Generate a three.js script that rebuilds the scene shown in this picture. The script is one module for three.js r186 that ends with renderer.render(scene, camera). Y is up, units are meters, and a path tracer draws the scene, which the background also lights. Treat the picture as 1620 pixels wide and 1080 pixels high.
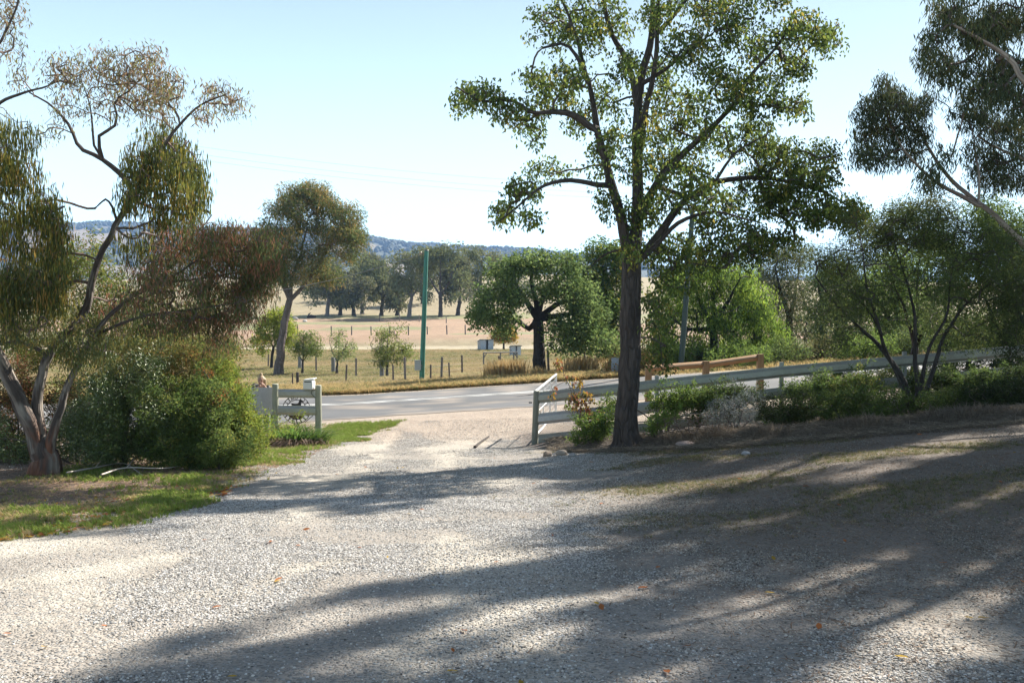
import * as THREE from 'three';
import { MarchingCubes } from 'three/addons/objects/MarchingCubes.js';
import { RoundedBoxGeometry } from 'three/addons/geometries/RoundedBoxGeometry.js';
import { mergeGeometries } from 'three/addons/utils/BufferGeometryUtils.js';
import { FontLoader } from 'three/addons/loaders/FontLoader.js';
import { TextGeometry } from 'three/addons/geometries/TextGeometry.js';

// ------------------------------------------------------------------ camera, sky, sun, exposure
const scene = new THREE.Scene();
const EYE = 1.6, FOCAL = 1568, PITCH = -Math.atan(40 / FOCAL);
const camera = new THREE.PerspectiveCamera(2 * Math.atan(540 / FOCAL) * 180 / Math.PI, 1.5, 0.1, 12000);
camera.position.set(0, EYE, 0);
camera.rotation.x = PITCH;
scene.add(camera);

const renderer = new THREE.WebGLRenderer({ antialias: true });
renderer.toneMapping = THREE.LinearToneMapping;
renderer.toneMappingExposure = 2.85;
renderer.shadowMap.enabled = true;

const SUN_AZ = 45 * Math.PI / 180, SUN_EL = 37 * Math.PI / 180;
const SUN = new THREE.Vector3(Math.sin(SUN_AZ) * Math.cos(SUN_EL), Math.sin(SUN_EL), -Math.cos(SUN_AZ) * Math.cos(SUN_EL));
const sun = new THREE.DirectionalLight(new THREE.Color(1.0, 0.94, 0.85), 5.0);
sun.target.position.set(0, 0, -15); sun.position.copy(SUN).multiplyScalar(60).add(sun.target.position);
sun.castShadow = true; sun.shadow.mapSize.set(4096, 4096);
Object.assign(sun.shadow.camera, { left: -45, right: 45, top: 45, bottom: -45, near: 1, far: 160 });
scene.add(sun, sun.target);

{ // clear sky: pale and bright low down and towards the sun, deeper blue higher up and away from it
  const w = 512, h = 256, data = new Float32Array(w * h * 4), v = new THREE.Vector3();
  const lerp = (a, b, t) => a + (b - a) * t;
  for (let j = 0; j < h; j++) for (let i = 0; i < w; i++) {
    const el = (j + 0.5) / h * Math.PI - Math.PI / 2, az = ((i + 0.5) / w - 0.5) * 2 * Math.PI;
    v.set(Math.cos(el) * Math.cos(az), Math.sin(el), Math.cos(el) * Math.sin(az));
    const g = Math.acos(Math.min(1, Math.max(-1, v.dot(SUN)))) * 180 / Math.PI, s = Math.max(0, Math.sin(el));
    const a = Math.exp(-s * 4.6);
    const glow = Math.exp(-g / 24) * 0.42 + Math.exp(-g / 60) * 0.06;
    const c = [lerp(0.032, 0.74, a), lerp(0.043, 1.05, a), lerp(0.082, 1.17, a)];
    const o = (j * w + i) * 4, k = [0.98, 1, 1.02];
    for (let n = 0; n < 3; n++) data[o + n] = c[n] * 0.88 + glow * k[n] * (0.3 + 0.7 * a);
    data[o + 3] = 1;
  }
  const t = new THREE.DataTexture(data, w, h, THREE.RGBAFormat, THREE.FloatType);
  t.mapping = THREE.EquirectangularReflectionMapping; t.magFilter = THREE.LinearFilter; t.minFilter = THREE.LinearFilter; t.needsUpdate = true;
  scene.background = t; scene.environment = t;
}
scene.fog = new THREE.FogExp2(new THREE.Color(0.36, 0.58, 1.0), 0.0002);

// ------------------------------------------------------------------ helpers
const V = (x, y, z) => new THREE.Vector3(x, y, z);
const up = (p, h) => V(p.x, p.y + h, p.z);
function rng(seed) { let a = seed >>> 0; return () => { a = (a + 0x6D2B79F5) | 0; let t = Math.imul(a ^ (a >>> 15), 1 | a); t = (t + Math.imul(t ^ (t >>> 7), 61 | t)) ^ t; return ((t ^ (t >>> 14)) >>> 0) / 4294967296; }; }
const hash = (i, j, s) => { let n = Math.imul(i, 374761393) + Math.imul(j, 668265263) + Math.imul(s, 974634777); n = Math.imul(n ^ (n >>> 13), 1274126177); return ((n ^ (n >>> 16)) >>> 0) / 4294967296; };
function vnoise(x, y, s = 0) {
  const i = Math.floor(x), j = Math.floor(y), u = x - i, v = y - j, a = u * u * (3 - 2 * u), b = v * v * (3 - 2 * v);
  const p = hash(i, j, s), q = hash(i + 1, j, s), r = hash(i, j + 1, s), t = hash(i + 1, j + 1, s);
  return p + (q - p) * a + (r - p) * b + (p - q - r + t) * a * b;
}
const fbm = (x, y, s = 0, n = 4) => { let a = 0, k = 0.5, m = 0; for (let i = 0; i < n; i++) { a += vnoise(x, y, s + i * 17) * k; m += k; k *= 0.5; x *= 2.03; y *= 2.03; } return a / m; };
const clamp = (x, a = 0, b = 1) => Math.min(b, Math.max(a, x));
const smooth = (a, b, x) => { const t = clamp((x - a) / (b - a)); return t * t * (3 - 2 * t); };
const mix = (a, b, t) => a + (b - a) * t;
function table(t, x) { if (x <= t[0][0]) return t[0][1]; for (let i = 1; i < t.length; i++) if (x <= t[i][0]) return mix(t[i - 1][1], t[i][1], (x - t[i - 1][0]) / (t[i][0] - t[i - 1][0])); return t[t.length - 1][1]; }
const stable = (t, x) => { // smooth interpolation of a table
  if (x <= t[0][0]) return t[0][1]; for (let i = 1; i < t.length; i++) if (x <= t[i][0]) return mix(t[i - 1][1], t[i][1], smooth(t[i - 1][0], t[i][0], x)); return t[t.length - 1][1]; };
const used = new Map();
function numbered(name) { const n = used.get(name) || 0; used.set(name, n + 1); return n ? `${name}_${String(n).padStart(3, '0')}` : name; }
function shade(o) { o.traverse(m => { if (m.isMesh) { m.castShadow = true; m.receiveShadow = true; } }); return o; }
function tag(o, label, category, group, kind) { o.userData.label = label; if (category) o.userData.category = category; if (group) o.userData.group = group; if (kind) o.userData.kind = kind; return o; }
function thing(name, label, category, pos, group) { const o = new THREE.Group(); o.name = numbered(name); o.position.copy(pos); tag(o, label, category, group); scene.add(o); return o; }
function mesh(name, geo, mat, parent = scene) { const m = new THREE.Mesh(geo, mat); m.name = parent === scene ? numbered(name) : name; m.castShadow = m.receiveShadow = true; parent.add(m); return m; }

// a growing buffer of triangles with colours; build() makes one mesh of it relative to its parent's base
class MB {
  constructor(uv = false) { this.cap = 1 << 12; this.nv = 0; this.P = new Float32Array(this.cap * 3); this.C = new Float32Array(this.cap * 3); this.U = uv ? new Float32Array(this.cap * 2) : null; this.icap = 1 << 13; this.ni = 0; this.I = new Uint32Array(this.icap); }
  vert(x, y, z, r, g, b, u, v) {
    if (this.nv === this.cap) { this.cap *= 2; for (const k of ['P', 'C', 'U']) if (this[k]) { const n = new Float32Array(this.cap * (k === 'U' ? 2 : 3)); n.set(this[k]); this[k] = n; } }
    const i = this.nv++, o = i * 3; this.P[o] = x; this.P[o + 1] = y; this.P[o + 2] = z; this.C[o] = r; this.C[o + 1] = g; this.C[o + 2] = b; if (this.U) { this.U[i * 2] = u; this.U[i * 2 + 1] = v; } return i;
  }
  tri(a, b, c) { if (this.ni + 3 > this.icap) { this.icap *= 2; const n = new Uint32Array(this.icap); n.set(this.I); this.I = n; } this.I[this.ni++] = a; this.I[this.ni++] = b; this.I[this.ni++] = c; }
  geo(org) {
    const g = new THREE.BufferGeometry(), p = this.P.slice(0, this.nv * 3);
    if (org) for (let i = 0; i < p.length; i += 3) { p[i] -= org.x; p[i + 1] -= org.y; p[i + 2] -= org.z; }
    g.setAttribute('position', new THREE.BufferAttribute(p, 3)); g.setAttribute('color', new THREE.BufferAttribute(this.C.slice(0, this.nv * 3), 3));
    if (this.U) g.setAttribute('uv', new THREE.BufferAttribute(this.U.slice(0, this.nv * 2), 2));
    g.setIndex(new THREE.BufferAttribute(this.I.slice(0, this.ni), 1)); g.computeVertexNormals(); return g;
  }
  build(name, mat, parent = scene, org = parent === scene ? null : parent.position) { return mesh(name, this.geo(org), mat, parent); }
}
const _a = V(), _b = V(), _c = V(), _t = V(), _n = V(), _m = V();
// tapered tube along points; radius may wander (bark) and the end is closed to a tip
function tube(mb, pts, radii, sides, col, o = {}) {
  const n = pts.length; let first = -1, len = 0; _n.set(0, 0, 0);
  for (let i = 0; i < n; i++) {
    _t.copy(pts[Math.min(n - 1, i + 1)]).sub(pts[Math.max(0, i - 1)]); if (_t.lengthSq() < 1e-12) _t.set(0, 1, 0); _t.normalize();
    if (i === 0) { _n.set(Math.abs(_t.x) < 0.8 ? 1 : 0, 0, Math.abs(_t.x) < 0.8 ? 0 : 1); } else len += _a.copy(pts[i]).sub(pts[i - 1]).length();
    _n.addScaledVector(_t, -_n.dot(_t)).normalize(); _m.crossVectors(_t, _n);
    const r = radii[i];
    for (let k = 0; k <= sides; k++) {
      const a = (k % sides) / sides * Math.PI * 2; let rr = r;
      if (o.rough) rr *= 1 + o.rough * (vnoise(a * (o.fa || 2.2) + (a > Math.PI ? 0 : 0), len * (o.fl || 2), o.seed || 5) - 0.5) * (k === 0 || k === sides ? 1 : 1) * Math.min(1, Math.min(a, Math.PI * 2 - a) * 1.2 + 0.15);
      if (o.flare) rr *= 1 + o.flare * Math.exp(-len / (o.fh || 0.35)) * (0.75 + 0.5 * Math.cos(a * 5 + 1) * 0.6);
      const ca = Math.cos(a) * rr, sa = Math.sin(a) * rr, c = typeof col === 'function' ? col(len, a, i / (n - 1)) : col;
      const id = mb.vert(pts[i].x + _n.x * ca + _m.x * sa, pts[i].y + _n.y * ca + _m.y * sa, pts[i].z + _n.z * ca + _m.z * sa, c[0], c[1], c[2], k / sides * 2 * Math.PI * Math.max(0.03, radii[0]), len);
      if (first < 0) first = id;
    }
    if (i) { const s = sides + 1, b0 = first + (i - 1) * s, b1 = b0 + s; for (let k = 0; k < sides; k++) { mb.tri(b0 + k, b0 + k + 1, b1 + k); mb.tri(b0 + k + 1, b1 + k + 1, b1 + k); } }
  }
  const cap = (i, flip) => { const p = pts[i], c = typeof col === 'function' ? col(len, 0, i ? 1 : 0) : col, id = mb.vert(p.x, p.y, p.z, c[0], c[1], c[2], 0, 0), b = first + i * (sides + 1); for (let k = 0; k < sides; k++) flip ? mb.tri(id, b + k + 1, b + k) : mb.tri(id, b + k, b + k + 1); };
  if (o.cap !== false) { cap(n - 1, false); cap(0, true); }
}
function box(mb, c, s, col, turn = 0) { // axis box, turned about y
  const cs = Math.cos(turn), sn = Math.sin(turn), ids = [];
  const F = [[0, 1, 3, 2, 'z'], [5, 4, 6, 7, 'z'], [4, 0, 2, 6, 'x'], [1, 5, 7, 3, 'x'], [2, 3, 7, 6, 'y'], [4, 5, 1, 0, 'y']];
  const P = []; for (let i = 0; i < 8; i++) { const x = (i & 1 ? 1 : -1) * s[0] / 2, y = (i & 2 ? 1 : -1) * s[1] / 2, z = (i & 4 ? -1 : 1) * s[2] / 2; P.push([c.x + x * cs + z * sn, c.y + y, c.z - x * sn + z * cs]); }
  for (const f of F) { const v = f.slice(0, 4).map((k, q) => mb.vert(...P[k], ...col, q === 1 || q === 2 ? (f[4] === 'x' ? s[2] : s[0]) : 0, q > 1 ? (f[4] === 'y' ? s[2] : s[1]) : 0)); mb.tri(v[0], v[1], v[2]); mb.tri(v[0], v[2], v[3]); }
}
const catmull = (pts, step) => { const c = new THREE.CatmullRomCurve3(pts, false, 'centripetal'), n = Math.max(2, Math.ceil(c.getLength() / step)); return c.getSpacedPoints(n); };
// one picture position of the photograph at distance d (metres in front of the camera), and where that line of sight meets the ground
const CP = Math.cos(PITCH), SP = Math.sin(PITCH);
function at(px, py, d) { const x = (px - 810) / FOCAL, y = -(py - 540) / FOCAL; const yy = y * CP + SP, zz = y * SP - CP, k = -d / zz; return V(x * k, EYE + yy * k, -d); }

// ------------------------------------------------------------------ the lie of the land: height at x, d metres ahead
const nearEdge = x => 30 + 0.12 * (clamp(x, -60, 60) + 6), ROADW = 7.6;
const lat = x => x > -6 ? 0.055 * Math.min(x + 6, 40) : 0.02 * Math.max(x + 6, -50);
const roadH = (x, d) => -1.6 + lat(x) + 0.026 * (d - nearEdge(x));
const softp = x => x > 2 ? x : Math.log1p(Math.exp(x * 2.5)) / 2.5;
const bedEdge = [[-1, 26], [0.2, 23], [0.7, 21.9], [1.6, 20.4], [3.5, 19], [5.6, 18.3], [9.3, 17.7], [14, 17], [30, 16]];
const grassEdge = [[4, -8.5], [8, -6.6], [10, -5.2], [10.6, -4.6], [13.8, -4.25], [17, -4.35], [20.2, -4.6], [24, -4.35], [26.7, -4.1], [29, -3.3], [30, -3.2]];
const litterEdge = [[4, -10], [10, -7.2], [12.5, -5.9], [15, -5.3], [18.5, -4.95], [22, -5.1], [26, -5.3], [30, -6]];
const farT = [[38, -1.4], [48, -1.6], [62, -2.1], [90, -2.5], [122, -2.5], [140, -0.95], [170, 0.4], [200, 1.7], [300, 10], [420, 17], [700, 24], [1500, 34], [9000, 60]];
function H(x, d) {
  const xc = clamp(x, -60, 60);
  let near = -0.0625 * Math.max(d, -30) + 0.1 * softp(Math.min(xc, 22) - 1) * smooth(3, 14, d);
  const de = table(bedEdge, xc); near += 0.13 * smooth(de, de + 1.2, d) * smooth(0.2, 1.2, xc) * (1 - smooth(25, 28, d));
  near += 0.05 * (fbm(x * 0.5, d * 0.5, 3, 3) - 0.5) * (1 - smooth(25, 29, d)) + 0.022 * (fbm(x * 2.1, d * 2.1, 8, 2) - 0.5) * (1 - smooth(25, 29, d));
  const dn = nearEdge(x), df = dn + ROADW;
  let h;
  if (d < dn - 0.2) h = mix(near, roadH(x, dn), smooth(25.5, dn - 0.3, d));
  else if (d < df + 0.3) h = roadH(x, d);
  else {
    const far = stable(farT, d) + lat(x) * (1 - smooth(45, 95, d)) + 0.10 * (fbm(x * 0.35, d * 0.35, 21, 3) - 0.5) * smooth(40, 46, d)
      + 5 * (fbm(x * 0.006, d * 0.006, 31, 3) - 0.5) * smooth(230, 420, d) + 0.4 * (fbm(x * 0.03, d * 0.03, 33, 2) - 0.5) * smooth(60, 120, d);
    h = mix(roadH(x, df), far, smooth(df + 0.3, df + 5, d));
  }
  return h;
}
function ground(px, py) { // where the line of sight through a picture position meets the ground
  const p = at(px, py, 1), k = p.x, s = EYE - p.y; let d0 = 3; // at distance d: x = k d, y = EYE - s d
  for (let d = 3; d < 900; d += 0.05 + d * 0.002) { if (EYE - s * d <= H(k * d, d)) { let a = d0, b = d; for (let i = 0; i < 20; i++) { const m = (a + b) / 2; if (EYE - s * m <= H(k * m, m)) b = m; else a = m; } return V(k * b, H(k * b, b), -b); } d0 = d; }
  return V(k * 900, H(k * 900, 900), -900);
}
const foot = (x, d) => V(x, H(x, d), -d);
// ground under a picture column at a given distance
const footPx = (px, d) => foot((px - 810) / FOCAL * d * 1.0007, d);

// ------------------------------------------------------------------ surface textures (grain only)
function dataTex(n, f, srgb, rep = 1) {
  const d = new Uint8Array(n * n * 4);
  for (let j = 0; j < n; j++) for (let i = 0; i < n; i++) { const c = f(i / n, j / n, i, j), o = (j * n + i) * 4; for (let k = 0; k < 3; k++) { const v = clamp(c.length ? c[k] : c); d[o + k] = Math.round(255 * (srgb ? (v < 0.0031308 ? v * 12.92 : 1.055 * Math.pow(v, 1 / 2.4) - 0.055) : v)); } d[o + 3] = 255; }
  const t = new THREE.DataTexture(d, n, n); t.wrapS = t.wrapT = THREE.RepeatWrapping; t.magFilter = THREE.LinearFilter; t.minFilter = THREE.LinearMipmapLinearFilter; t.generateMipmaps = true; t.repeat.set(rep, rep); if (srgb) t.colorSpace = THREE.SRGBColorSpace; t.needsUpdate = true; return t;
}
const wrapn = (u, v, f, s) => { // tiling value noise
  const x = u * f, y = v * f, i = Math.floor(x), j = Math.floor(y), a = x - i, b = y - j, p = a * a * (3 - 2 * a), q = b * b * (3 - 2 * b), m = k => ((k % f) + f) % f;
  const A = hash(m(i), m(j), s), B = hash(m(i + 1), m(j), s), C = hash(m(i), m(j + 1), s), D = hash(m(i + 1), m(j + 1), s); return A + (B - A) * p + (C - A) * q + (A - B - C + D) * p * q;
};
function worley(u, v, f, s) { // tiling cells: distance to the nearest stone and that stone's own number
  const x = u * f, y = v * f, i = Math.floor(x), j = Math.floor(y); let best = 9, id = 0;
  for (let b = -1; b < 2; b++) for (let a = -1; a < 2; a++) { const ci = (((i + a) % f) + f) % f, cj = (((j + b) % f) + f) % f, dx = i + a + 0.15 + 0.7 * hash(ci, cj, s) - x, dy = j + b + 0.15 + 0.7 * hash(ci, cj, s + 1) - y, d = dx * dx + dy * dy; if (d < best) { best = d; id = hash(ci, cj, s + 2); } }
  return [Math.sqrt(best), id];
}
const gN = 1024, gHeight = new Float32Array(gN * gN), gTone = new Float32Array(gN * gN * 3);
for (let j = 0; j < gN; j++) for (let i = 0; i < gN; i++) {
  const u = i / gN, v = j / gN, w1 = worley(u, v, 110, 4), w2 = worley(u, v, 52, 14), n = wrapn(u, v, 16, 2) * 0.5 + wrapn(u, v, 40, 3) * 0.3 + wrapn(u, v, 300, 7) * 0.2;
  const has1 = w1[1] > 0.35, has2 = w2[1] > 0.72, s1 = has1 ? Math.max(0, 1 - w1[0] * 1.75) : 0, s2 = has2 ? Math.max(0, 1 - w2[0] * 1.9) : 0, st = Math.max(s1 * 0.6, s2), id = s2 > s1 * 0.6 ? w2[1] * 7.3 % 1 : w1[1] * 9.7 % 1, k = smooth(0, 0.12, st);
  const o = j * gN + i; gHeight[o] = clamp(0.25 + n * 0.25 + Math.sqrt(st) * 0.5);
  const tone = mix(0.72 + 0.3 * n, 0.45 + 0.5 * id, k), warm = mix(0.03, (hash(Math.floor(id * 997), 3, 1) - 0.55) * 0.16, k);
  gTone[o * 3] = tone * (1 + warm); gTone[o * 3 + 1] = tone; gTone[o * 3 + 2] = tone * (1 - warm);
}
const gravelMap = dataTex(gN, (u, v, i, j) => { const o = (j * gN + i) * 3; return [gTone[o], gTone[o + 1], gTone[o + 2]]; }, true);
const gravelBump = dataTex(gN, (u, v, i, j) => gHeight[j * gN + i], false);
const tarMap = dataTex(512, (u, v) => 0.72 + 0.28 * wrapn(u, v, 200, 1) * (0.6 + 0.4 * wrapn(u, v, 12, 2)) + 0.12 * (wrapn(u, v, 420, 5) - 0.5), true);
const barkTone = (u, v) => { const w = wrapn(u, v, 9, 3) * 0.1, r = Math.abs(wrapn((u + w) % 1, v * 1, 22, 4) - 0.5) * 2, f = wrapn(u, (v * 1) % 1, 64, 6); return clamp(0.25 + 0.6 * Math.pow(r, 0.7) + 0.2 * (f - 0.5)); };
const barkMap = dataTex(512, (u, v) => 0.3 + 0.7 * barkTone(u, v), true), barkBump = dataTex(512, barkTone, false);
for (const t of [barkMap, barkBump]) t.repeat.set(0.95, 0.22);
const woodMap = dataTex(256, (u, v) => 0.7 + 0.3 * wrapn(u, (v * 0.12) % 1, 64, 3) , true);
const patina = dataTex(256, (u, v) => 0.75 + 0.25 * (0.5 * wrapn(u, v, 8, 1) + 0.5 * wrapn(u, v, 40, 2)), true);

const std = (o) => new THREE.MeshStandardMaterial({ vertexColors: true, roughness: 0.95, ...o });
const leafM = (tr = 0.42, o = {}) => new THREE.MeshPhysicalMaterial({ vertexColors: true, roughness: 1, transmission: tr, thickness: 0, side: THREE.DoubleSide, specularIntensity: 0.12, ...o });
const M = {
  ground: std({ map: gravelMap, bumpMap: gravelBump, bumpScale: 0.022 }), stone: std({ roughness: 0.9, vertexColors: false }), tar: std({ map: tarMap, roughness: 0.9 }), paint: std({ map: patina, roughness: 0.75 }),
  bark: std({ map: barkMap, bumpMap: barkBump, bumpScale: 0.09 }), flaky: std({ map: barkMap, bumpMap: barkBump, bumpScale: 0.03 }), smoothBark: std({ map: patina, roughness: 0.8 }), twig: std({}), gloss: std({ roughness: 0.42, side: THREE.DoubleSide }), leaf: leafM(0.48), leafDim: leafM(0.27), dry: leafM(0.35), far: leafM(0.3),
  hill: std({ roughness: 1 }), wood: std({ map: woodMap, roughness: 0.85 }), steel: std({ map: patina, metalness: 0.55, roughness: 0.5 }), white: std({ map: patina, roughness: 0.5 }), plain: std({ roughness: 0.7 }), skin: std({ roughness: 0.6 }),
};
const jit = (c, r, k = 0.2) => { const f = 1 + (r() - 0.5) * 2 * k, g = (r() - 0.5) * k * 0.5; return [c[0] * f * (1 + g), c[1] * f, c[2] * f * (1 - g)]; };

// ------------------------------------------------------------------ what covers the ground where
const wob = (x, d, s, a) => (fbm(x * 0.8, d * 0.8, s, 3) - 0.5) * a + (fbm(x * 3.5, d * 3.5, s + 9, 2) - 0.5) * a * 0.35;
function cover(x, d) { // shares of grass, leaf litter and mulch in the yard
  const g = smooth(0.35, -0.25, x - table(grassEdge, d) - wob(x, d, 40, 1.6)) * (1 - smooth(28.2, 29.4, d));
  const l = smooth(0.5, -0.5, x - table(litterEdge, d) - wob(x, d, 44, 1.6)) * (1 - smooth(27, 29, d));
  const b = smooth(-0.5, 0.5, d - table(bedEdge, x) - wob(x, d, 47, 1.3)) * (1 - smooth(26, 28.5, d)) * smooth(-0.2, 0.6, x);
  return [g, l, b];
}
const lane = [[3, -6.5], [5, -4.2], [6.2, -3.2], [7.2, -2.3], [9, -1.5], [12, -1.05], [16, -1.05], [20, -1.3], [26, -1.7], [32, -2]];
const rut = (x, d) => { const c = table(lane, d), w = 0.3 + 0.12 * fbm(d * 0.7, 5, 63, 2); let k = 0; for (const o of [0, -1.5]) { const u = (x - c - o * (1 + 0.5 * smooth(9, 5, d))) / w; k = Math.max(k, Math.exp(-u * u)); } return k * smooth(0.36, 0.56, fbm(x * 0.9, d * 0.6, 67, 3)); };
const bare = (x, d) => Math.max(rut(x, d), 0.8 * smooth(0.47, 0.62, fbm(x * 0.6 + 4, d * 0.26, 61, 4) + 0.085 * Math.sin(x * 2.6 + d * 0.16 + 1) - 0.03)); // worn, sandy ground between the stones
const moss = (x, d) => smooth(0.44, 0.62, fbm(x * 0.35, d * 0.6, 71, 3)) * smooth(-0.5, 1.8, x) * smooth(9, 12, d);
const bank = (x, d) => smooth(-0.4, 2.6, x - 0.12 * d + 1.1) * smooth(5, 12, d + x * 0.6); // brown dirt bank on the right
const put = (a, b, t) => { a[0] += (b[0] - a[0]) * t; a[1] += (b[1] - a[1]) * t; a[2] += (b[2] - a[2]) * t; };
function groundColor(x, d) {
  const f = fbm(x * 1.3, d * 1.3, 11, 4), f2 = fbm(x * 0.11, d * 0.11, 13, 3), f3 = fbm(x * 0.5, d * 0.5, 15, 3), c = [0.34, 0.31, 0.272];
  const df = nearEdge(x) + ROADW;
  if (d < df) {
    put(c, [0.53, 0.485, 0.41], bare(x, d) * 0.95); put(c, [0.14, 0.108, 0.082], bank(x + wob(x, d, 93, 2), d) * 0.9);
    put(c, [0.47, 0.38, 0.30], smooth(22.5, 27, d + wob(x, d, 90, 3)) * 0.9);
    const [g, l, b] = cover(x, d);
    put(c, [0.17, 0.135, 0.075], moss(x, d) * 0.6);
    put(c, [0.22, 0.22, 0.085], g * 0.9); put(c, [0.38, 0.29, 0.18], g * smooth(0.42, 0.56, f3) * 0.85); put(c, [0.20, 0.135, 0.09], l * 0.9); put(c, [0.12, 0.095, 0.08], b * 0.95);
    if (x < -6 || x > 14) put(c, [0.2, 0.17, 0.08], smooth(26, 28, d) * 0.8);
  } else {
    const v = 1 - smooth(df + 1.5, df + 9, d + wob(x, d, 81, 6));
    c[0] = 0.31; c[1] = 0.25; c[2] = 0.14; put(c, [0.2, 0.205, 0.08], smooth(0.48, 0.66, f2) * 0.45); put(c, [0.42, 0.35, 0.21], smooth(0.52, 0.68, f3) * 0.55);
    put(c, [0.52, 0.41, 0.21], v * 0.9); put(c, [0.13, 0.12, 0.06], smooth(4.5, 7.5, x + wob(x, d, 85, 2)) * smooth(df + 0.6, df + 1.6, d) * (1 - smooth(60, 75, d)) * 0.85); put(c, [0.42, 0.35, 0.26], (1 - smooth(df, df + 1.0, d + wob(x, d, 83, 1))) * 0.9);
    const fy = smooth(126, 134, d + (fbm(x * 0.02, 1, 5, 2) - 0.5) * 12) * (1 - smooth(180, 190, d + (fbm(x * 0.02, 7, 5, 2) - 0.5) * 16));
    put(c, [0.4, 0.25, 0.16], fy * (0.65 + 0.3 * f2)); put(c, [0.50, 0.43, 0.30], smooth(121, 123, d) * (1 - smooth(126, 128, d)) * 0.8);
    put(c, [0.20, 0.25, 0.09], fy * smooth(0.6, 0.68, fbm(x * 0.06, d * 0.09, 55, 2)) * 0.7);
    put(c, [0.25, 0.26, 0.1], smooth(183, 190, d) * (1 - smooth(200, 215, d)) * 0.7);
    put(c, [0.34, 0.275, 0.155], smooth(205, 240, d) * 0.8); put(c, [0.16, 0.15, 0.075], smooth(0.55, 0.62, fbm(x * 0.02, d * 0.012, 59, 4)) * smooth(240, 300, d) * 0.7);
  }
  const k = 0.82 + 0.36 * f; return [c[0] * k, c[1] * k, c[2] * k];
}
{
  const line = (segs, a) => { const o = [a]; let p = a; for (const [to, s, gr] of segs) { let st = s; while (p < to) { p += st; st *= gr || 1; o.push(p); } } return o; };
  const right = line([[14.5, 0.17], [45, 0.24, 1.03], [5200, 0.8, 1.16]], 0), left = line([[9.5, 0.17], [45, 0.24, 1.03], [5200, 0.8, 1.16]], 0).slice(1).map(v => -v).reverse();
  const xs = [...left, ...right], ds = line([[3.4, 0.9], [28, 0.15], [44, 0.22], [70, 0.45], [142, 0.7], [300, 1.6], [5200, 3, 1.12]], -14), mb = new MB(true), w = xs.length;
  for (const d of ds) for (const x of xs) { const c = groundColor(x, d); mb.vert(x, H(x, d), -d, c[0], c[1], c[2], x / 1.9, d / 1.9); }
  for (let j = 0; j + 1 < ds.length; j++) for (let i = 0; i + 1 < w; i++) { const a = j * w + i; mb.tri(a, a + 1, a + w); mb.tri(a + 1, a + w + 1, a + w); }
  tag(mb.build('ground', M.ground), 'gravel yard and driveway, verge and paddocks reaching to the hills', null, null, 'structure');
}
{ // sealed road with a double white line
  const mb = new MB(true), xs = [], edge = (x, s) => (fbm(x * 1.1, s, 91, 3) - 0.5) * 0.5; for (let x = -90; x <= 110; x += 0.5) xs.push(x);
  const n = 24; for (const x of xs) for (let k = 0; k <= n; k++) { const e0 = nearEdge(x) + 0.1 + edge(x, 1), e1 = nearEdge(x) + ROADW - 0.1 + edge(x, 9), d = mix(e0, e1, k / n), t = Math.abs(k / n - 0.5) * 2, f = fbm(x * 0.12, d * 0.9, 95, 3), g = 0.112 + 0.08 * (f - 0.5) + 0.04 * smooth(0.55, 0.7, fbm(x * 0.5, d * 0.5, 97, 3)) + 0.035 * Math.exp(-Math.pow((t - 0.5) / 0.16, 2)) * 0 ; const c = [g * 0.98, g, g * 1.03]; put(c, [0.32, 0.27, 0.22], smooth(0.52, 0.78, fbm(x * 0.9, d * 1.6, 98, 4) + 0.22 * Math.exp(-k * 0.7) * smooth(9, 3, Math.abs(x + 1.5)) + 0.1 * Math.exp(-Math.min(k, n - k))) * 0.75); mb.vert(x, roadH(x, d) + 0.012 + 0.02 * smooth(0, 0.08, Math.min(k, n - k) / n), -d, ...c, x / 0.9, d / 0.9); }
  for (let i = 0; i + 1 < xs.length; i++) for (let k = 0; k < n; k++) { const a = i * (n + 1) + k, b = a + n + 1; mb.tri(a, b, a + 1); mb.tri(b, b + 1, a + 1); }
  const road = mb.build('road', M.tar); tag(road, 'grey sealed country road beyond the driveway mouth', null, null, 'structure');
  for (const off of [4.05, 4.4]) { const q = new MB(true); let last = -1; for (const x of xs) { const d = nearEdge(x) + off, c = 0.66, worn = 0.34 * smooth(0.45, 0.7, fbm(x * 2.2, off, 99, 3)); const a = q.vert(x, roadH(x, d) + 0.037, -d, c - worn, c - worn, c - worn - 0.02, x, 0), b = q.vert(x, roadH(x, d + 0.17) + 0.037, -(d + 0.17), c - worn, c - worn, c - worn - 0.02, x, 0.15); if (last >= 0) { q.tri(last, a, last + 1); q.tri(a, b, last + 1); } last = a; } q.build('centre_line', M.paint, road); }
}
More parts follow.
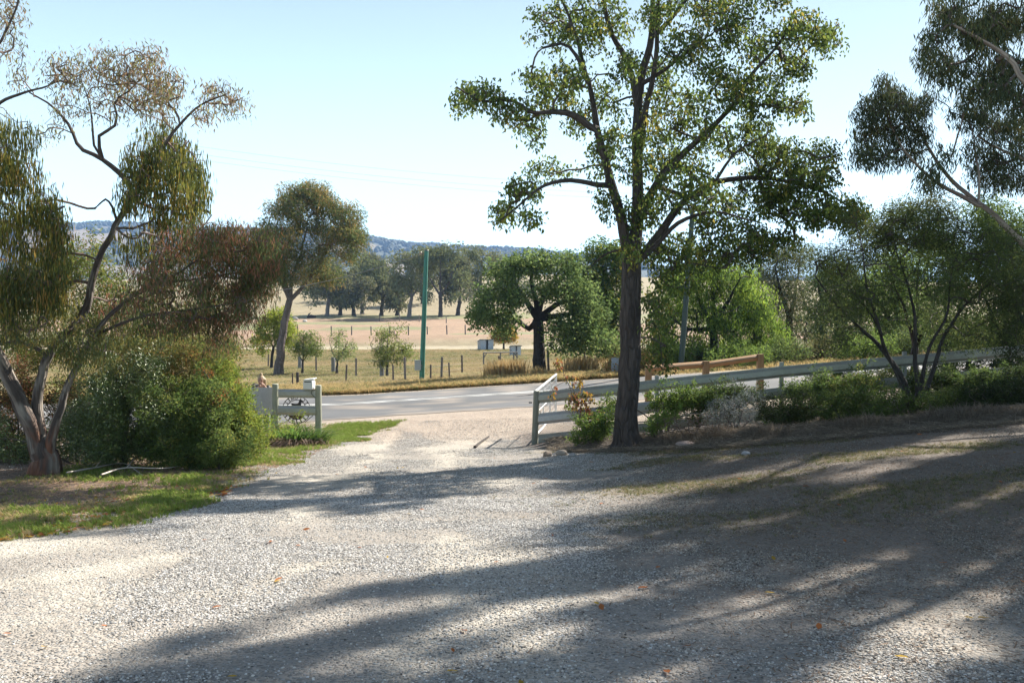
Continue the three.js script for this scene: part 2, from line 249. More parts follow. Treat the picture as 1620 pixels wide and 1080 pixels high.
{ // wooded range behind the paddocks
  const crest = [[-3200, 190], [-2300, 205], [-1200, 230], [-900, 228], [-560, 208], [-300, 188], [-120, 172], [60, 154], [240, 132], [420, 108], [800, 84], [1600, 72], [3400, 60]];
  const mb = new MB(), nx = 220, nd = 46, hh = (x, t) => { const r = fbm(x * 0.004 + t * 1.3, t * 2.4, 121, 4) - 0.5; return 18 + (table(crest, x) - 18) * Math.pow(Math.sin(clamp(t / 0.72) * Math.PI / 2), 1.25) * (t > 0.72 ? 1 - (t - 0.72) * 1.2 : 1) + r * 42 * Math.sin(Math.min(1, t) * Math.PI) + 2.5 * fbm(x * 0.06, t * 40, 128, 2); };
  for (let j = 0; j <= nd; j++) for (let i = 0; i <= nx; i++) { const x = mix(-3200, 3400, i / nx), t = j / nd, d = mix(1050, 3300, t), f = fbm(x * 0.009, d * 0.006, 131, 4), c = [0.06, 0.07, 0.045]; put(c, [0.22, 0.17, 0.11], smooth(0.58, 0.7, f + (x < -700 ? 0.08 : 0) - t * 0.12)); mb.vert(x * (0.55 + 0.45 * d / 2400), hh(x, t), -d, ...c); }
  for (let j = 0; j < nd; j++) for (let i = 0; i < nx; i++) { const a = j * (nx + 1) + i, b = a + nx + 1; mb.tri(a, a + 1, b); mb.tri(a + 1, b + 1, b); }
  tag(mb.build('hills', M.hill), 'hazy blue wooded range on the horizon', null, null, 'structure');
  const ico = new THREE.IcosahedronGeometry(1, 1), P = ico.attributes.position, r0 = rng(77); for (let i = 0; i < P.count; i++) { const k = 1 + (hash(Math.round(P.getX(i) * 50), Math.round(P.getY(i) * 50 + P.getZ(i) * 977), 3) - 0.5) * 0.5; P.setXYZ(i, P.getX(i) * k, P.getY(i) * k, P.getZ(i) * k); } ico.computeVertexNormals();
  const N = 16000, im = new THREE.InstancedMesh(ico, M.stone.clone(), N), m4 = new THREE.Matrix4(), q = new THREE.Quaternion(), col = new THREE.Color(); let n = 0;
  while (n < N) { const x = mix(-2300, 900, r0()), t = 0.12 + 0.66 * Math.sqrt(r0()), d = mix(1050, 3300, t); if (fbm(x * 0.009, d * 0.006, 131, 4) + (x < -700 ? 0.08 : 0) - t * 0.12 > 0.58 + r0() * 0.1) continue; const s = 3.5 + 3 * r0(); m4.compose(V(x * (0.55 + 0.45 * d / 2400), hh(x, t) + s * 0.6, -d), q.setFromEuler(new THREE.Euler(0, r0() * 6.3, 0)), V(s, s * 0.9, s)); im.setMatrixAt(n, m4); const g = 0.6 + r0() * 0.7; im.setColorAt(n, col.setRGB(0.05 * g, 0.062 * g, 0.036 * g)); n++; }
  im.name = 'hill_woodland'; tag(im, 'distant eucalypt forest covering the blue range', 'woodland', null, 'stuff'); scene.add(im);
}

// ------------------------------------------------------------------ trees
class Tree {
  constructor(seed) { this.r = rng(seed); this.N = []; this.limbs = []; this.chains = []; this.seed = seed; }
  // a limb through given points; radii from r0 to r1; grows out of the nearest node of an earlier limb
  limb(pts, r0, r1, o = {}) {
    const P = catmull(pts, o.step || 0.2), n = P.length; let par = -1;
    if (this.N.length) { let b = 1e9; this.N.forEach((q, i) => { if (!q.limb) return; const d = q.p.distanceToSquared(P[0]); if (d < b) { b = d; par = i; } }); }
    const ids = [], w = o.wob === undefined ? 0.03 : o.wob;
    if (par >= 0) P[0].copy(this.N[par].p);
    P.forEach((p, i) => { const t = i / (n - 1); if (i && w && i < n) p.add(V(fbm(i * 0.35, 3, this.seed + this.limbs.length * 7, 2) - 0.5, 0, fbm(i * 0.35, 9, this.seed + this.limbs.length * 7, 2) - 0.5).multiplyScalar(w * 2 * Math.min(1, i / 4))); this.N.push({ p, par, r: mix(r0, r1, Math.pow(t, o.pow || 0.85)), limb: true, c: 0 }); par = this.N.length - 1; ids.push(par); });
    this.limbs.push({ ids, o }); return this;
  }
  grow(att, o = {}) {
    const { seg = 0.22, wob = 0.06, sag = 0, ahead = 0.35 } = o, N = this.N, r = this.r; if (!att.length) return [];
    const near = a => { let b = 1e9, k = 0; for (let i = o.from || 0; i < N.length; i++) { const p = N[i].p, dx = p.x - a.x, dy = p.y - a.y, dz = p.z - a.z, d = dx * dx + dy * dy * (dy > 0 ? 1.7 : 1) + dz * dz + (N[i].limb ? 0 : 0.02); if (d < b) { b = d; k = i; } } return [k, b]; };
    const list = att.map(a => ({ a, d: near(a)[1] })).sort((x, y) => x.d - y.d), out = [];
    for (const { a } of list) {
      const [k] = near(a), s = N[k], L = s.p.distanceTo(a), n = Math.max(1, Math.ceil(L / seg)), ids = [k]; let par = k;
      const dir = V(0, 1, 0); if (s.par >= 0) dir.copy(s.p).sub(N[s.par].p).normalize();
      const c1 = s.p.clone().addScaledVector(dir, L * ahead);
      for (let i = 1; i <= n; i++) { const t = i / n, u = 1 - t, p = V(0, 0, 0).addScaledVector(s.p, u * u).addScaledVector(c1, 2 * u * t).addScaledVector(a, t * t); p.y -= sag * t * t * L; if (i < n) p.add(V(r() - 0.5, r() - 0.5, r() - 0.5).multiplyScalar(wob)); N.push({ p, par, r: 0, c: 0 }); par = N.length - 1; ids.push(par); }
      this.chains.push(ids); out.push({ p: N[par].p, dir: N[par].p.clone().sub(N[ids[ids.length - 2]].p).normalize(), from: N[ids[Math.max(0, ids.length - 3)]].p }); for (let i = par; i >= 0 && !N[i].limb; i = N[i].par) N[i].c++;
    }
    return out;
  }
  wood(parent, mats, o = {}) { // trunk and limbs as parts of their own, all the thin wood as one part
    const { col = [0.1, 0.08, 0.065], tip = 0.006, twigCol = col, names } = o;
    this.limbs.forEach(({ ids, o: l }, i) => { const mb = new MB(true); tube(mb, ids.map(k => this.N[k].p), ids.map(k => this.N[k].r), l.sides || (i ? 8 : 18), l.col || col, { rough: l.rough === undefined ? 0.28 : l.rough, fa: l.fa || 2.4, fl: l.fl || 2.2, seed: this.seed + i, flare: l.flare, fh: l.fh }); mb.build(names ? names(i) : i ? 'limb' : 'trunk', mats[0], parent); });
    if (!this.chains.length) return;
    const mb = new MB(true), rad = k => { const q = this.N[k]; return q.limb ? Math.min(q.r * 0.6, 0.05) : tip * Math.pow(Math.max(1, q.c), 0.48); };
    for (const ids of this.chains) { const R = ids.map(rad); R[0] = Math.min(R[0], R[1] * 1.4); tube(mb, ids.map(k => this.N[k].p), R, o.twigSides || 4, typeof twigCol === 'function' ? twigCol : jit(twigCol, this.r, 0.15), { cap: false }); }
    const tw = mb.build('twigs', mats[1] || M.twig, parent); tw.userData.kind = 'stuff'; return tw;
  }
}
const rball = r => { for (;;) { const x = r() * 2 - 1, y = r() * 2 - 1, z = r() * 2 - 1; if (x * x + y * y + z * z <= 1) return [x, y, z]; } };
// points through clumps given in picture units: [px, py, rx, ry, count, depth offset, depth radius]
function clumps(r, D, list, k = 1, flat = 1) {
  const out = []; for (const [px, py, rx, ry, n, dz = 0, rz] of list) { const m = Math.round(n * k); for (let i = 0; i < m; i++) { const [u, v, w] = rball(r), zr = rz || (rx + ry) / 2 / FOCAL * D * 1.1; out.push(at(px + rx * u, py + ry * v * flat, D + dz + zr * w)); } } return out;
}
function leafAt(mb, p, dir, L, W, c, r, fold = 0.25) {
  _a.set(r() - 0.5, r() - 0.5, r() - 0.5).cross(dir); if (_a.lengthSq() < 1e-6) _a.set(1, 0, 0); _a.normalize(); _b.crossVectors(dir, _a);
  const h = W * 0.5, f = W * fold, m = L * 0.42;
  const i0 = mb.vert(p.x, p.y, p.z, ...c), i1 = mb.vert(p.x + dir.x * m + _a.x * h + _b.x * f, p.y + dir.y * m + _a.y * h + _b.y * f, p.z + dir.z * m + _a.z * h + _b.z * f, ...c), i2 = mb.vert(p.x + dir.x * L - _b.x * f * 0.6, p.y + dir.y * L - _b.y * f * 0.6, p.z + dir.z * L - _b.z * f * 0.6, ...c), i3 = mb.vert(p.x + dir.x * m - _a.x * h + _b.x * f, p.y + dir.y * m - _a.y * h + _b.y * f, p.z + dir.z * m - _a.z * h + _b.z * f, ...c);
  mb.tri(i0, i1, i2); mb.tri(i0, i2, i3);
}
const _d = V(), _p = V();
/* leaves round each twig tip: n a tip, within spread, of length len and width wid; droop 0..1 hangs them; strand lets them hang in strings; pal is a list of [share, colour] */
function leaves(mb, tips, r, o) {
  const { n, spread, len, wid, droop = 0, strand = 0, pal, vary = 0.25, flat = 1 } = o; let tot = 0; for (const q of pal) tot += q[0];
  for (const tip of tips) {
    const m = Math.round(n * (0.6 + 0.8 * r())), own = r() * tot; let bias = 0, acc = 0; for (const q of pal) { acc += q[0]; if (own <= acc) { bias = q; break; } }
    for (let i = 0; i < m; i++) {
      const [u, v, w] = rball(r), t = r(), b = tip.from ? 1 - 0.8 * r() * r() : 1; _p.set(mix(tip.from ? tip.from.x : tip.p.x, tip.p.x, b) + u * spread, mix(tip.from ? tip.from.y : tip.p.y, tip.p.y, b) + v * spread * flat - strand * t, mix(tip.from ? tip.from.z : tip.p.z, tip.p.z, b) + w * spread);
      _d.set(r() * 2 - 1, (r() * 2 - 1) * (1 - droop) - droop * 1.6, r() * 2 - 1); if (droop) { _d.x *= 1 - droop * 0.75; _d.z *= 1 - droop * 0.75; } _d.normalize();
      let c = bias[1]; if (r() > 0.65) { let k = r() * tot; for (const q of pal) { k -= q[0]; if (k <= 0) { c = q[1]; break; } } }
      const s = 0.65 + 0.7 * r(); leafAt(mb, _p, _d, len * s, wid * s, jit(c, r, vary), r);
    }
  }
}
const P = (D, ...a) => a.map(([x, y], i) => at(x, y, D));
// limb points in picture units, drifting dz metres farther (or nearer) along their run
const L = (D, dz, ...a) => a.map(([x, y], i) => at(x, y, D + dz * (i / Math.max(1, a.length - 1))));
const scaled = (D, k) => k; // leaf sizes are real sizes
console.log('trees');

{ // the tall tree by the right gate post
  const base = ground(992, 706), D = -base.z, T = new Tree(101), g = thing('kurrajong_tree', 'tall dark-trunked tree with broad glossy leaves beside the right gate post', 'tree', base); console.log('main tree', D.toFixed(2));
  const b0 = base.clone(); b0.y -= 0.15;
  T.limb([b0, ...L(D, 0, [991, 660], [996, 600], [998, 540], [998, 480], [999, 430], [1000, 395])], 0.235, 0.19, { flare: 1.15, fh: 0.26, rough: 0.34, fa: 7, fl: 1.1, sides: 40, step: 0.08, wob: 0.015 });
  T.limb(L(D, -0.6, [999, 425], [987, 370], [983, 344], [959, 259], [946, 207], [937, 155], [926, 111], [896, 70], [859, 76]), 0.135, 0.022);
  T.limb(L(D, 0.2, [1002, 425], [1008, 340], [1010, 280], [1007, 220], [1009, 170], [1017, 120], [1030, 65], [1033, 0], [1030, -80]), 0.15, 0.04);
  T.limb(L(D - 0.6, -0.8, [946, 210], [907, 181], [870, 177], [841, 178], [811, 159], [759, 159], [722, 137]), 0.075, 0.014);
  T.limb(L(D - 0.4, -0.9, [956, 296], [930, 289], [900, 285], [870, 290], [850, 300], [825, 322], [793, 348]), 0.06, 0.012);
  T.limb(L(D + 0.1, 0.9, [1009, 165], [1000, 125], [985, 85], [968, 52], [955, 0], [940, -60]), 0.085, 0.03);
  T.limb(L(D + 0.1, -0.7, [1010, 250], [1022, 175], [1036, 110], [1039, 50], [1045, -40]), 0.08, 0.03);
  T.limb(L(D, 2.8, [1004, 418], [1035, 381], [1060, 345], [1083, 318], [1131, 289], [1198, 281], [1260, 290], [1320, 312], [1362, 342]), 0.11, 0.015);
  T.limb(L(D, -1.2, [1008, 350], [1050, 275], [1090, 235], [1124, 204], [1164, 163], [1187, 122], [1227, 78], [1246, 48], [1257, 15]), 0.095, 0.015);
  T.limb(L(D, -1.0, [1018, 132], [1057, 107], [1087, 81], [1130, 50]), 0.05, 0.012); T.limb(L(D, 1.2, [1032, 62], [1072, 18], [1110, -30], [1150, -60]), 0.06, 0.012);
  T.limb(L(D, -1.4, [1004, 420], [1040, 385], [1075, 352], [1130, 335], [1190, 350]), 0.07, 0.012); T.limb(L(D, 0.8, [926, 115], [905, 40], [880, -20], [850, -60]), 0.05, 0.012);
  T.limb(L(D, -0.9, [1012, 470], [1028, 480], [1040, 515], [1046, 560]), 0.025, 0.006); T.limb(L(D, 0.6, [1035, 381], [1062, 400], [1095, 415], [1140, 425]), 0.03, 0.008); T.limb(L(D - 0.3, 0.5, [1000, 400], [975, 396], [948, 408], [932, 425]), 0.035, 0.008); T.limb(L(D, -1, [1083, 318], [1120, 300], [1165, 240], [1210, 215]), 0.05, 0.012);
  const list = [[880, 38, 55, 42, 22], [960, 25, 55, 40, 20], [1060, 20, 55, 40, 18], [1150, 15, 50, 35, 18], [1095, 85, 55, 42, 22], [1185, 60, 48, 40, 20], [1272, 48, 48, 30, 18], [1312, 60, 26, 26, 9], [1245, 100, 45, 32, 16], [905, 115, 45, 24, 10], [838, 118, 25, 16, 5], [735, 155, 22, 22, 8], [762, 150, 36, 22, 12], [812, 172, 45, 24, 12], [868, 150, 42, 28, 13], [842, 205, 30, 18, 5], [920, 185, 30, 30, 8], [832, 300, 34, 22, 11], [872, 272, 40, 18, 8], [800, 338, 20, 20, 8], [845, 345, 16, 12, 4], [946, 255, 32, 36, 10], [962, 155, 26, 40, 9], [1060, 165, 55, 45, 24], [1135, 145, 55, 42, 22], [1200, 150, 48, 38, 20], [1255, 170, 26, 22, 8], [1050, 255, 50, 45, 22], [1110, 225, 50, 40, 20], [1180, 215, 50, 35, 17], [1235, 245, 48, 28, 18], [1095, 300, 55, 35, 22], [1150, 340, 55, 38, 24], [1210, 295, 50, 38, 22], [1275, 285, 55, 30, 24], [1340, 335, 40, 26, 20], [1290, 335, 45, 25, 18], [1240, 320, 45, 25, 18], [1022, 335, 34, 36, 16], [1005, 250, 30, 40, 10], [1180, 375, 45, 18, 12], [1050, 395, 36, 30, 14], [1095, 375, 40, 25, 12], [1300, 245, 30, 22, 9], [1010, 400, 26, 24, 7],
    [900, -55, 75, 55, 24], [1010, -80, 100, 60, 30], [1130, -70, 90, 50, 26], [1215, -25, 60, 40, 20], [1040, 450, 16, 30, 5], [960, 325, 18, 22, 5], [1045, 560, 20, 28, 8], [1040, 500, 22, 36, 9], [1075, 430, 40, 30, 14], [1125, 405, 48, 24, 16], [1185, 395, 44, 22, 14], [1235, 380, 34, 18, 9], [985, 105, 26, 30, 9], [1045, 120, 26, 30, 9], [975, 215, 24, 26, 7], [1030, 205, 24, 30, 8], [935, 60, 26, 26, 7]];
  list.forEach((q, i) => { const east = q[0] > 1170 && q[1] > 180; q[5] = east ? 0.4 + hash(i, 7, 3) * 3.6 : (hash(i, 7, 3) - 0.5) * 3; q[6] = 0.9; if (east) q[4] = Math.round(q[4] * 1.3); });
  const tips = T.grow(clumps(T.r, D, list, 1.8), { seg: 0.2, wob: 0.07, sag: 0.05 }); T.wood(g, [M.bark, M.twig], { col: [0.1, 0.077, 0.064], twigCol: [0.085, 0.068, 0.052], tip: 0.0058 });
  const mb = new MB(); leaves(mb, tips, T.r, { n: 28, spread: 0.225, len: 0.088, wid: 0.046, droop: 0.45, vary: 0.35, pal: [[6, [0.095, 0.135, 0.035]], [4, [0.17, 0.205, 0.045]], [2, [0.055, 0.08, 0.026]], [1, [0.26, 0.22, 0.05]]] }); const cr = mb.build('crown', M.leaf, g); cr.userData.kind = 'stuff';
}

{ // leaning gum with hanging foliage on the left
  const base = ground(72, 752), D = -base.z, T = new Tree(202), g = thing('leaning_gum_tree', 'many-stemmed pale-barked gum with hanging leaf curtains behind the grass strip', 'tree', base); console.log('left gum', D.toFixed(2));
  const gb = (l, a, t) => { const k = fbm(a * 2 + 3, l * 2.2, 9, 3), c = [0.105, 0.08, 0.066]; put(c, [0.31, 0.265, 0.22], smooth(0.53, 0.62, k)); put(c, [0.24, 0.1, 0.055], smooth(0.75, 0.2, l) * smooth(0.4, 0.55, fbm(a * 3, l * 3, 4, 2))); return c; };
  const b0 = base.clone(); b0.y -= 0.15; const gc = { col: gb, rough: 0.3, sides: 16, step: 0.1 };
  T.limb([b0, ...L(D, 0, [72, 735], [69, 715], [66, 702], [64, 690], [62, 678], [61, 670])], 0.25, 0.04, { ...gc, flare: 0.12, fh: 0.12, pow: 3.2, sides: 24, step: 0.04, rough: 0.5, pow: 1.6 });
  T.limb(L(D, -0.5, [60, 722], [52, 690], [42, 662], [25, 622], [2, 575], [-30, 510], [-58, 420], [-70, 320], [-50, 230], [-20, 180], [20, 152], [72, 136]), 0.15, 0.014, { ...gc, pow: 0.7 });
  T.limb(L(D, 0.3, [68, 722], [64, 690], [57, 639], [66, 587], [74, 561], [96, 535], [126, 506], [137, 476], [144, 443], [159, 402], [185, 352], [205, 318]), 0.125, 0.045, { ...gc, pow: 0.45 });
  T.limb(L(D, -0.3, [76, 722], [80, 695], [87, 668], [98, 634], [114, 590], [130, 558], [150, 528], [170, 500], [205, 472], [250, 448], [300, 420], [345, 392]), 0.115, 0.012, { ...gc, pow: 0.42 });
  const gb2 = { col: [0.11, 0.08, 0.066], rough: 0.2, sides: 8, wob: 0.05 };
  T.limb(L(D + 0.3, 0.6, [205, 318], [207, 296], [174, 263], [155, 248], [126, 233], [111, 204], [93, 181], [74, 163], [44, 146]), 0.055, 0.012, gb2);
  T.limb(L(D + 0.4, -0.6, [160, 250], [156, 215], [181, 200], [183, 181], [178, 163], [200, 145], [225, 120]), 0.035, 0.01, gb2); T.limb(L(D + 0.4, 0.4, [150, 246], [145, 200], [138, 160], [125, 125]), 0.025, 0.008, gb2);
  T.limb(L(D + 0.3, -0.7, [205, 318], [228, 285], [259, 232], [290, 190], [322, 163], [356, 150]), 0.045, 0.01, gb2); T.limb(L(D, 0.6, [185, 352], [176, 325], [165, 315], [150, 325]), 0.025, 0.012, gb2);
  T.limb(L(D, 0.7, [74, 561], [45, 545], [20, 540], [-15, 550]), 0.04, 0.015, gb2); T.limb(L(D, 0.9, [205, 472], [260, 430], [300, 385], [335, 340]), 0.035, 0.01, gb2); T.limb(L(D, -0.8, [150, 528], [230, 500], [300, 490], [370, 480]), 0.03, 0.008, gb2); T.limb(L(D, 0.3, [250, 448], [320, 440], [385, 430], [425, 430]), 0.025, 0.008, gb2);
  T.limb(L(D - 0.5, -0.5, [-62, 300], [-30, 120], [5, 60], [25, 10], [30, -50]), 0.05, 0.01, gb2);
  const airy = [[105, 110, 50, 28, 22], [160, 105, 50, 30, 22], [215, 115, 45, 30, 24], [260, 130, 36, 30, 22], [120, 160, 45, 30, 14], [190, 160, 45, 35, 20], [250, 165, 40, 30, 22], [345, 150, 34, 22, 13], [375, 165, 22, 22, 9], [320, 185, 25, 15, 5], [15, 20, 30, 30, 12], [15, 80, 26, 26, 7], [25, 120, 22, 20, 5], [230, 85, 40, 20, 9], [80, 200, 30, 30, 6]];
  const t1 = T.grow(clumps(T.r, D, airy.map((q, i) => [...q, (hash(i, 3, 1) - 0.5) * 1.6, 0.8]), 2.1), { seg: 0.14, wob: 0.06 });
  const hang = [[215, 250, 30, 40, 30], [255, 215, 36, 36, 34], [285, 250, 36, 36, 40], [310, 270, 22, 36, 24], [240, 290, 36, 40, 34], [290, 310, 30, 28, 30], [200, 300, 18, 22, 9], [265, 340, 40, 18, 16], [215, 365, 36, 12, 8]];
  const t2 = T.grow(clumps(T.r, D, hang.map((q, i) => [...q, (hash(i, 5, 1) - 0.5) * 1.2, 0.75]), 1.3), { seg: 0.16, wob: 0.05 });
  const hangL = [[20, 195, 34, 18, 22], [-10, 240, 40, 30, 24], [30, 260, 36, 36, 34], [60, 310, 34, 36, 34], [85, 350, 22, 36, 26], [10, 340, 40, 40, 34], [50, 395, 46, 30, 34], [0, 430, 40, 30, 24], [-40, 330, 30, 60, 20], [90, 400, 20, 26, 16], [40, 440, 50, 26, 34], [80, 450, 30, 26, 20], [10, 480, 40, 24, 20]];
  const t3 = T.grow(clumps(T.r, D, hangL.map((q, i) => [...q, -0.4 + (hash(i, 6, 1) - 0.5) * 1.0, 0.6])), { seg: 0.16, wob: 0.05 });
  const fan = [[330, 370, 45, 22, 20], [380, 375, 45, 26, 24], [415, 410, 30, 30, 24], [350, 410, 50, 26, 22], [300, 400, 45, 26, 16], [400, 450, 38, 26, 26], [345, 455, 50, 26, 18], [290, 450, 45, 26, 12], [380, 490, 36, 22, 18], [320, 500, 46, 22, 16], [260, 500, 50, 22, 12], [190, 480, 36, 26, 8], [350, 530, 30, 14, 8], [240, 410, 40, 30, 14], [270, 380, 36, 24, 10], [230, 450, 40, 26, 12], [420, 380, 24, 20, 10]];
  const t4 = T.grow(clumps(T.r, D, fan.map((q, i) => [...q, (hash(i, 8, 1) - 0.5) * 2.2, 0.9]), 2.7), { seg: 0.16, wob: 0.05 });
  const low = [[60, 450, 50, 30, 18], [20, 440, 40, 30, 14], [130, 530, 46, 30, 14], [180, 520, 36, 30, 10], [40, 520, 50, 26, 14], [90, 500, 46, 30, 12], [20, 480, 40, 26, 12], [120, 560, 40, 20, 8], [170, 560, 40, 22, 8]];
  const t5 = T.grow(clumps(T.r, D, low.map((q, i) => [...q, -0.5 + (hash(i, 9, 1) - 0.5) * 1.2, 0.7]), 1.7), { seg: 0.16, wob: 0.05 });
  T.wood(g, [M.flaky, M.twig], { col: gb, twigCol: [0.13, 0.09, 0.075], tip: 0.0036, names: i => i ? i < 4 ? 'stem' : 'limb' : 'trunk' });
  const one = new MB(); leaves(one, t1, T.r, { n: 15, spread: 0.2, len: 0.085, wid: 0.017, droop: 0.5, pal: [[3, [0.2, 0.15, 0.09]], [3, [0.17, 0.17, 0.07]], [2, [0.3, 0.2, 0.12]], [1, [0.28, 0.25, 0.08]]] }); leaves(one, t4, T.r, { n: 32, spread: 0.2, len: 0.1, wid: 0.014, droop: 0.6, strand: 0.12, pal: [[4, [0.1, 0.125, 0.045]], [3, [0.19, 0.115, 0.065]], [2, [0.27, 0.12, 0.075]], [3, [0.085, 0.105, 0.042]]] }); leaves(one, t5, T.r, { n: 34, spread: 0.2, len: 0.1, wid: 0.014, droop: 0.6, strand: 0.1, pal: [[4, [0.1, 0.125, 0.045]], [2, [0.2, 0.17, 0.05]]] });
  one.build('crown', M.leaf, g).userData.kind = 'stuff';
  const mist = [[4, [0.13, 0.145, 0.036]], [5, [0.08, 0.1, 0.032]], [3, [0.26, 0.22, 0.045]], [1, [0.32, 0.2, 0.06]]], two = new MB(), three = new MB();
  leaves(two, t2, T.r, { n: 30, spread: 0.17, len: 0.13, wid: 0.017, droop: 0.9, strand: 0.34, pal: mist }); leaves(three, t3, T.r, { n: 42, spread: 0.18, len: 0.13, wid: 0.017, droop: 0.9, strand: 0.4, pal: mist });
  for (const m of [two, three]) { const o = m.build('mistletoe', M.leaf, g); o.userData.kind = 'stuff'; o.userData.label = 'hanging curtain of long yellow-green mistletoe leaves'; }
}

// crowns high over the right-hand side of the yard, where their shadows in the photograph say they stand
const shadeCrown = []; { const r = rng(3131), poly = [[40, 1080], [330, 1000], [560, 935], [760, 905], [1000, 862], [1250, 790], [1620, 700], [1760, 690], [1760, 1120], [40, 1120]];
  const inside = (x, y) => { let k = false; for (let i = 0, j = poly.length - 1; i < poly.length; j = i++) if ((poly[i][1] > y) !== (poly[j][1] > y) && x < (poly[j][0] - poly[i][0]) * (y - poly[i][1]) / (poly[j][1] - poly[i][1]) + poly[i][0]) k = !k; return k; };
  for (let n = 0; n < 40000 && shadeCrown.length < 3000; n++) { const d = 4.2 + 11 * r(), x = -2.9 + 11.5 * r(), q = [810 + x / d * FOCAL, 500 + (EYE - H(x, d)) / d * FOCAL]; if (!inside(q[0], q[1])) continue; const pp = (x - d) * 0.707, tt = (x + d) * 0.707; if (fbm(pp * 2.8 + 3, tt * 0.5, 313, 3) < 0.36 + 0.12 * r()) continue; const h = 8.6 + 2.9 * r(), s = (h - H(x, d)) / Math.tan(SUN_EL) * 0.7071; shadeCrown.push(V(x + s, h, -(d + s))); } console.log('shade crown', shadeCrown.length); }
{ // gum at the right edge: its trunk stands outside the frame, its crown shades the yard
  const base = foot(12.9, 17.2), T = new Tree(303), g = thing('spreading_gum_tree', 'large dark gum reaching in from the right over the fence', 'tree', base), D = 17;
  const b0 = base.clone(); b0.y -= 0.15; const gb = (l, a) => { const c = [0.17, 0.12, 0.095]; put(c, [0.34, 0.27, 0.21], smooth(0.5, 0.62, fbm(a * 1.5, l * 1.6, 19, 3))); return c; };
  const W = (x, d, h) => V(x, h, -d), gc = { col: gb, sides: 12, rough: 0.25 };
  T.limb([b0, W(12.8, 17.2, 0.8), W(12.5, 17.1, 1.6), W(12.3, 16.9, 2.4)], 0.3, 0.24, { ...gc, flare: 0.6, sides: 20 });
  T.limb([W(12.4, 17, 2.2), W(12.4, 18.6, 2.5), W(12.3, 20.2, 2.7), ...L(21, 0.2, [1680, 425], [1618, 383], [1570, 338], [1545, 318], [1515, 293], [1485, 258], [1465, 226])], 0.165, 0.028, gc);
  T.limb(L(21, -0.5, [1560, 330], [1515, 307], [1478, 285], [1448, 256], [1426, 230], [1410, 200]), 0.055, 0.015, gc);
  T.limb([W(12.3, 16.9, 2.4), W(11.3, 16.4, 3.6), W(10.4, 16, 4.6), ...L(16.2, 0.2, [1700, 190], [1618, 122], [1607, 100], [1585, 81], [1550, 62], [1510, 40])], 0.16, 0.02, gc);
  T.limb([W(12.3, 16.9, 2.4), W(12.0, 16.4, 4.5), W(11.6, 15.6, 6.4), W(11.0, 14.9, 8.2), W(10.5, 14.5, 10)], 0.18, 0.05, gc); T.limb([W(12, 16.4, 4.6), W(10.8, 15.3, 6.2), W(9.6, 14.6, 7.5), W(8.6, 14.0, 8.6)], 0.1, 0.03, gc); T.limb([W(11.6, 15.6, 6.4), W(12.8, 14.4, 7.8), W(13.6, 13.4, 9)], 0.1, 0.03, gc); T.limb([W(12.2, 16.6, 3.6), W(12.9, 15.2, 5.4), W(13.3, 14, 7)], 0.09, 0.03, gc);
  T.limb(L(21, 0.6, [1550, 322], [1548, 260], [1540, 215], [1530, 185]), 0.03, 0.01, gc);
  const list = [[1412, 150, 32, 20, 18], [1380, 172, 28, 22, 15], [1442, 168, 28, 24, 17], [1364, 205, 18, 26, 10], [1410, 200, 38, 22, 21], [1452, 208, 22, 22, 12], [1386, 244, 30, 16, 12], [1428, 240, 28, 18, 13], [1358, 242, 12, 16, 5], [1482, 262, 20, 14, 7], [1398, 128, 14, 9, 5], [1470, 150, 14, 14, 5], [1470, 285, 24, 12, 6], [1500, 240, 14, 16, 5], [1500, 20, 30, 26, 18], [1540, 35, 46, 34, 36], [1590, 30, 40, 36, 34], [1475, 85, 26, 26, 16], [1520, 105, 48, 24, 26], [1580, 100, 45, 30, 28], [1560, 140, 50, 22, 24], [1610, 150, 36, 30, 18], [1530, 175, 30, 24, 13], [1575, 185, 30, 26, 12], [1610, 210, 30, 36, 18], [1550, 235, 36, 26, 14], [1600, 265, 30, 30, 18], [1560, 275, 26, 26, 12], [1480, 50, 26, 20, 10], [1660, 60, 50, 70, 30], [1670, 230, 50, 60, 24], [1640, -40, 90, 40, 30], [1520, -25, 50, 25, 18]];
  T.limb([W(12.1, 16.5, 4), W(12.6, 19, 5.4), W(12.6, 21.4, 6.2), ...L(24, 0, [1640, 160], [1600, 100], [1570, 60])], 0.11, 0.02, gc);
  T.limb([W(12.3, 16.9, 2.4), W(12, 18.6, 3.4), W(11.6, 20, 4.2), ...L(21.4, 0, [1620, 250], [1580, 235], [1545, 215])], 0.1, 0.02, gc);
  list.slice().forEach(q => { if (q[0] > 1525 && q[0] < 1650) list.push([q[0] + 14, q[1] + 8, q[2] * 0.9, q[3] * 0.9, Math.round(q[4] * 0.8), -99]); });
  const att = clumps(T.r, 17, list.map((q, i) => q[5] === -99 ? [q[0], q[1], q[2], q[3], q[4], 6 + hash(i, 9, 2) * 2, 1] : null).filter(Boolean)).concat(clumps(T.r, 17, list.filter(q => q[5] !== -99).map((q, i) => q[0] > 1515 && q[1] > 150 ? [q[0], q[1], q[2], q[3], q[4] * 1.5, 4 + hash(i, 8, 2) * 1.2, 1.1] : q[0] < 1472 && q[1] > 120 ? [q[0], q[1], q[2], q[3], q[4] * 1.6, 4 + (hash(i, 8, 2) - 0.5) * 1.4, 0.85] : [...q, (hash(i, 8, 2) - 0.5) * 1.2, 0.65])));
  for (const p of shadeCrown) if (p.x < 12.2) att.push(p);
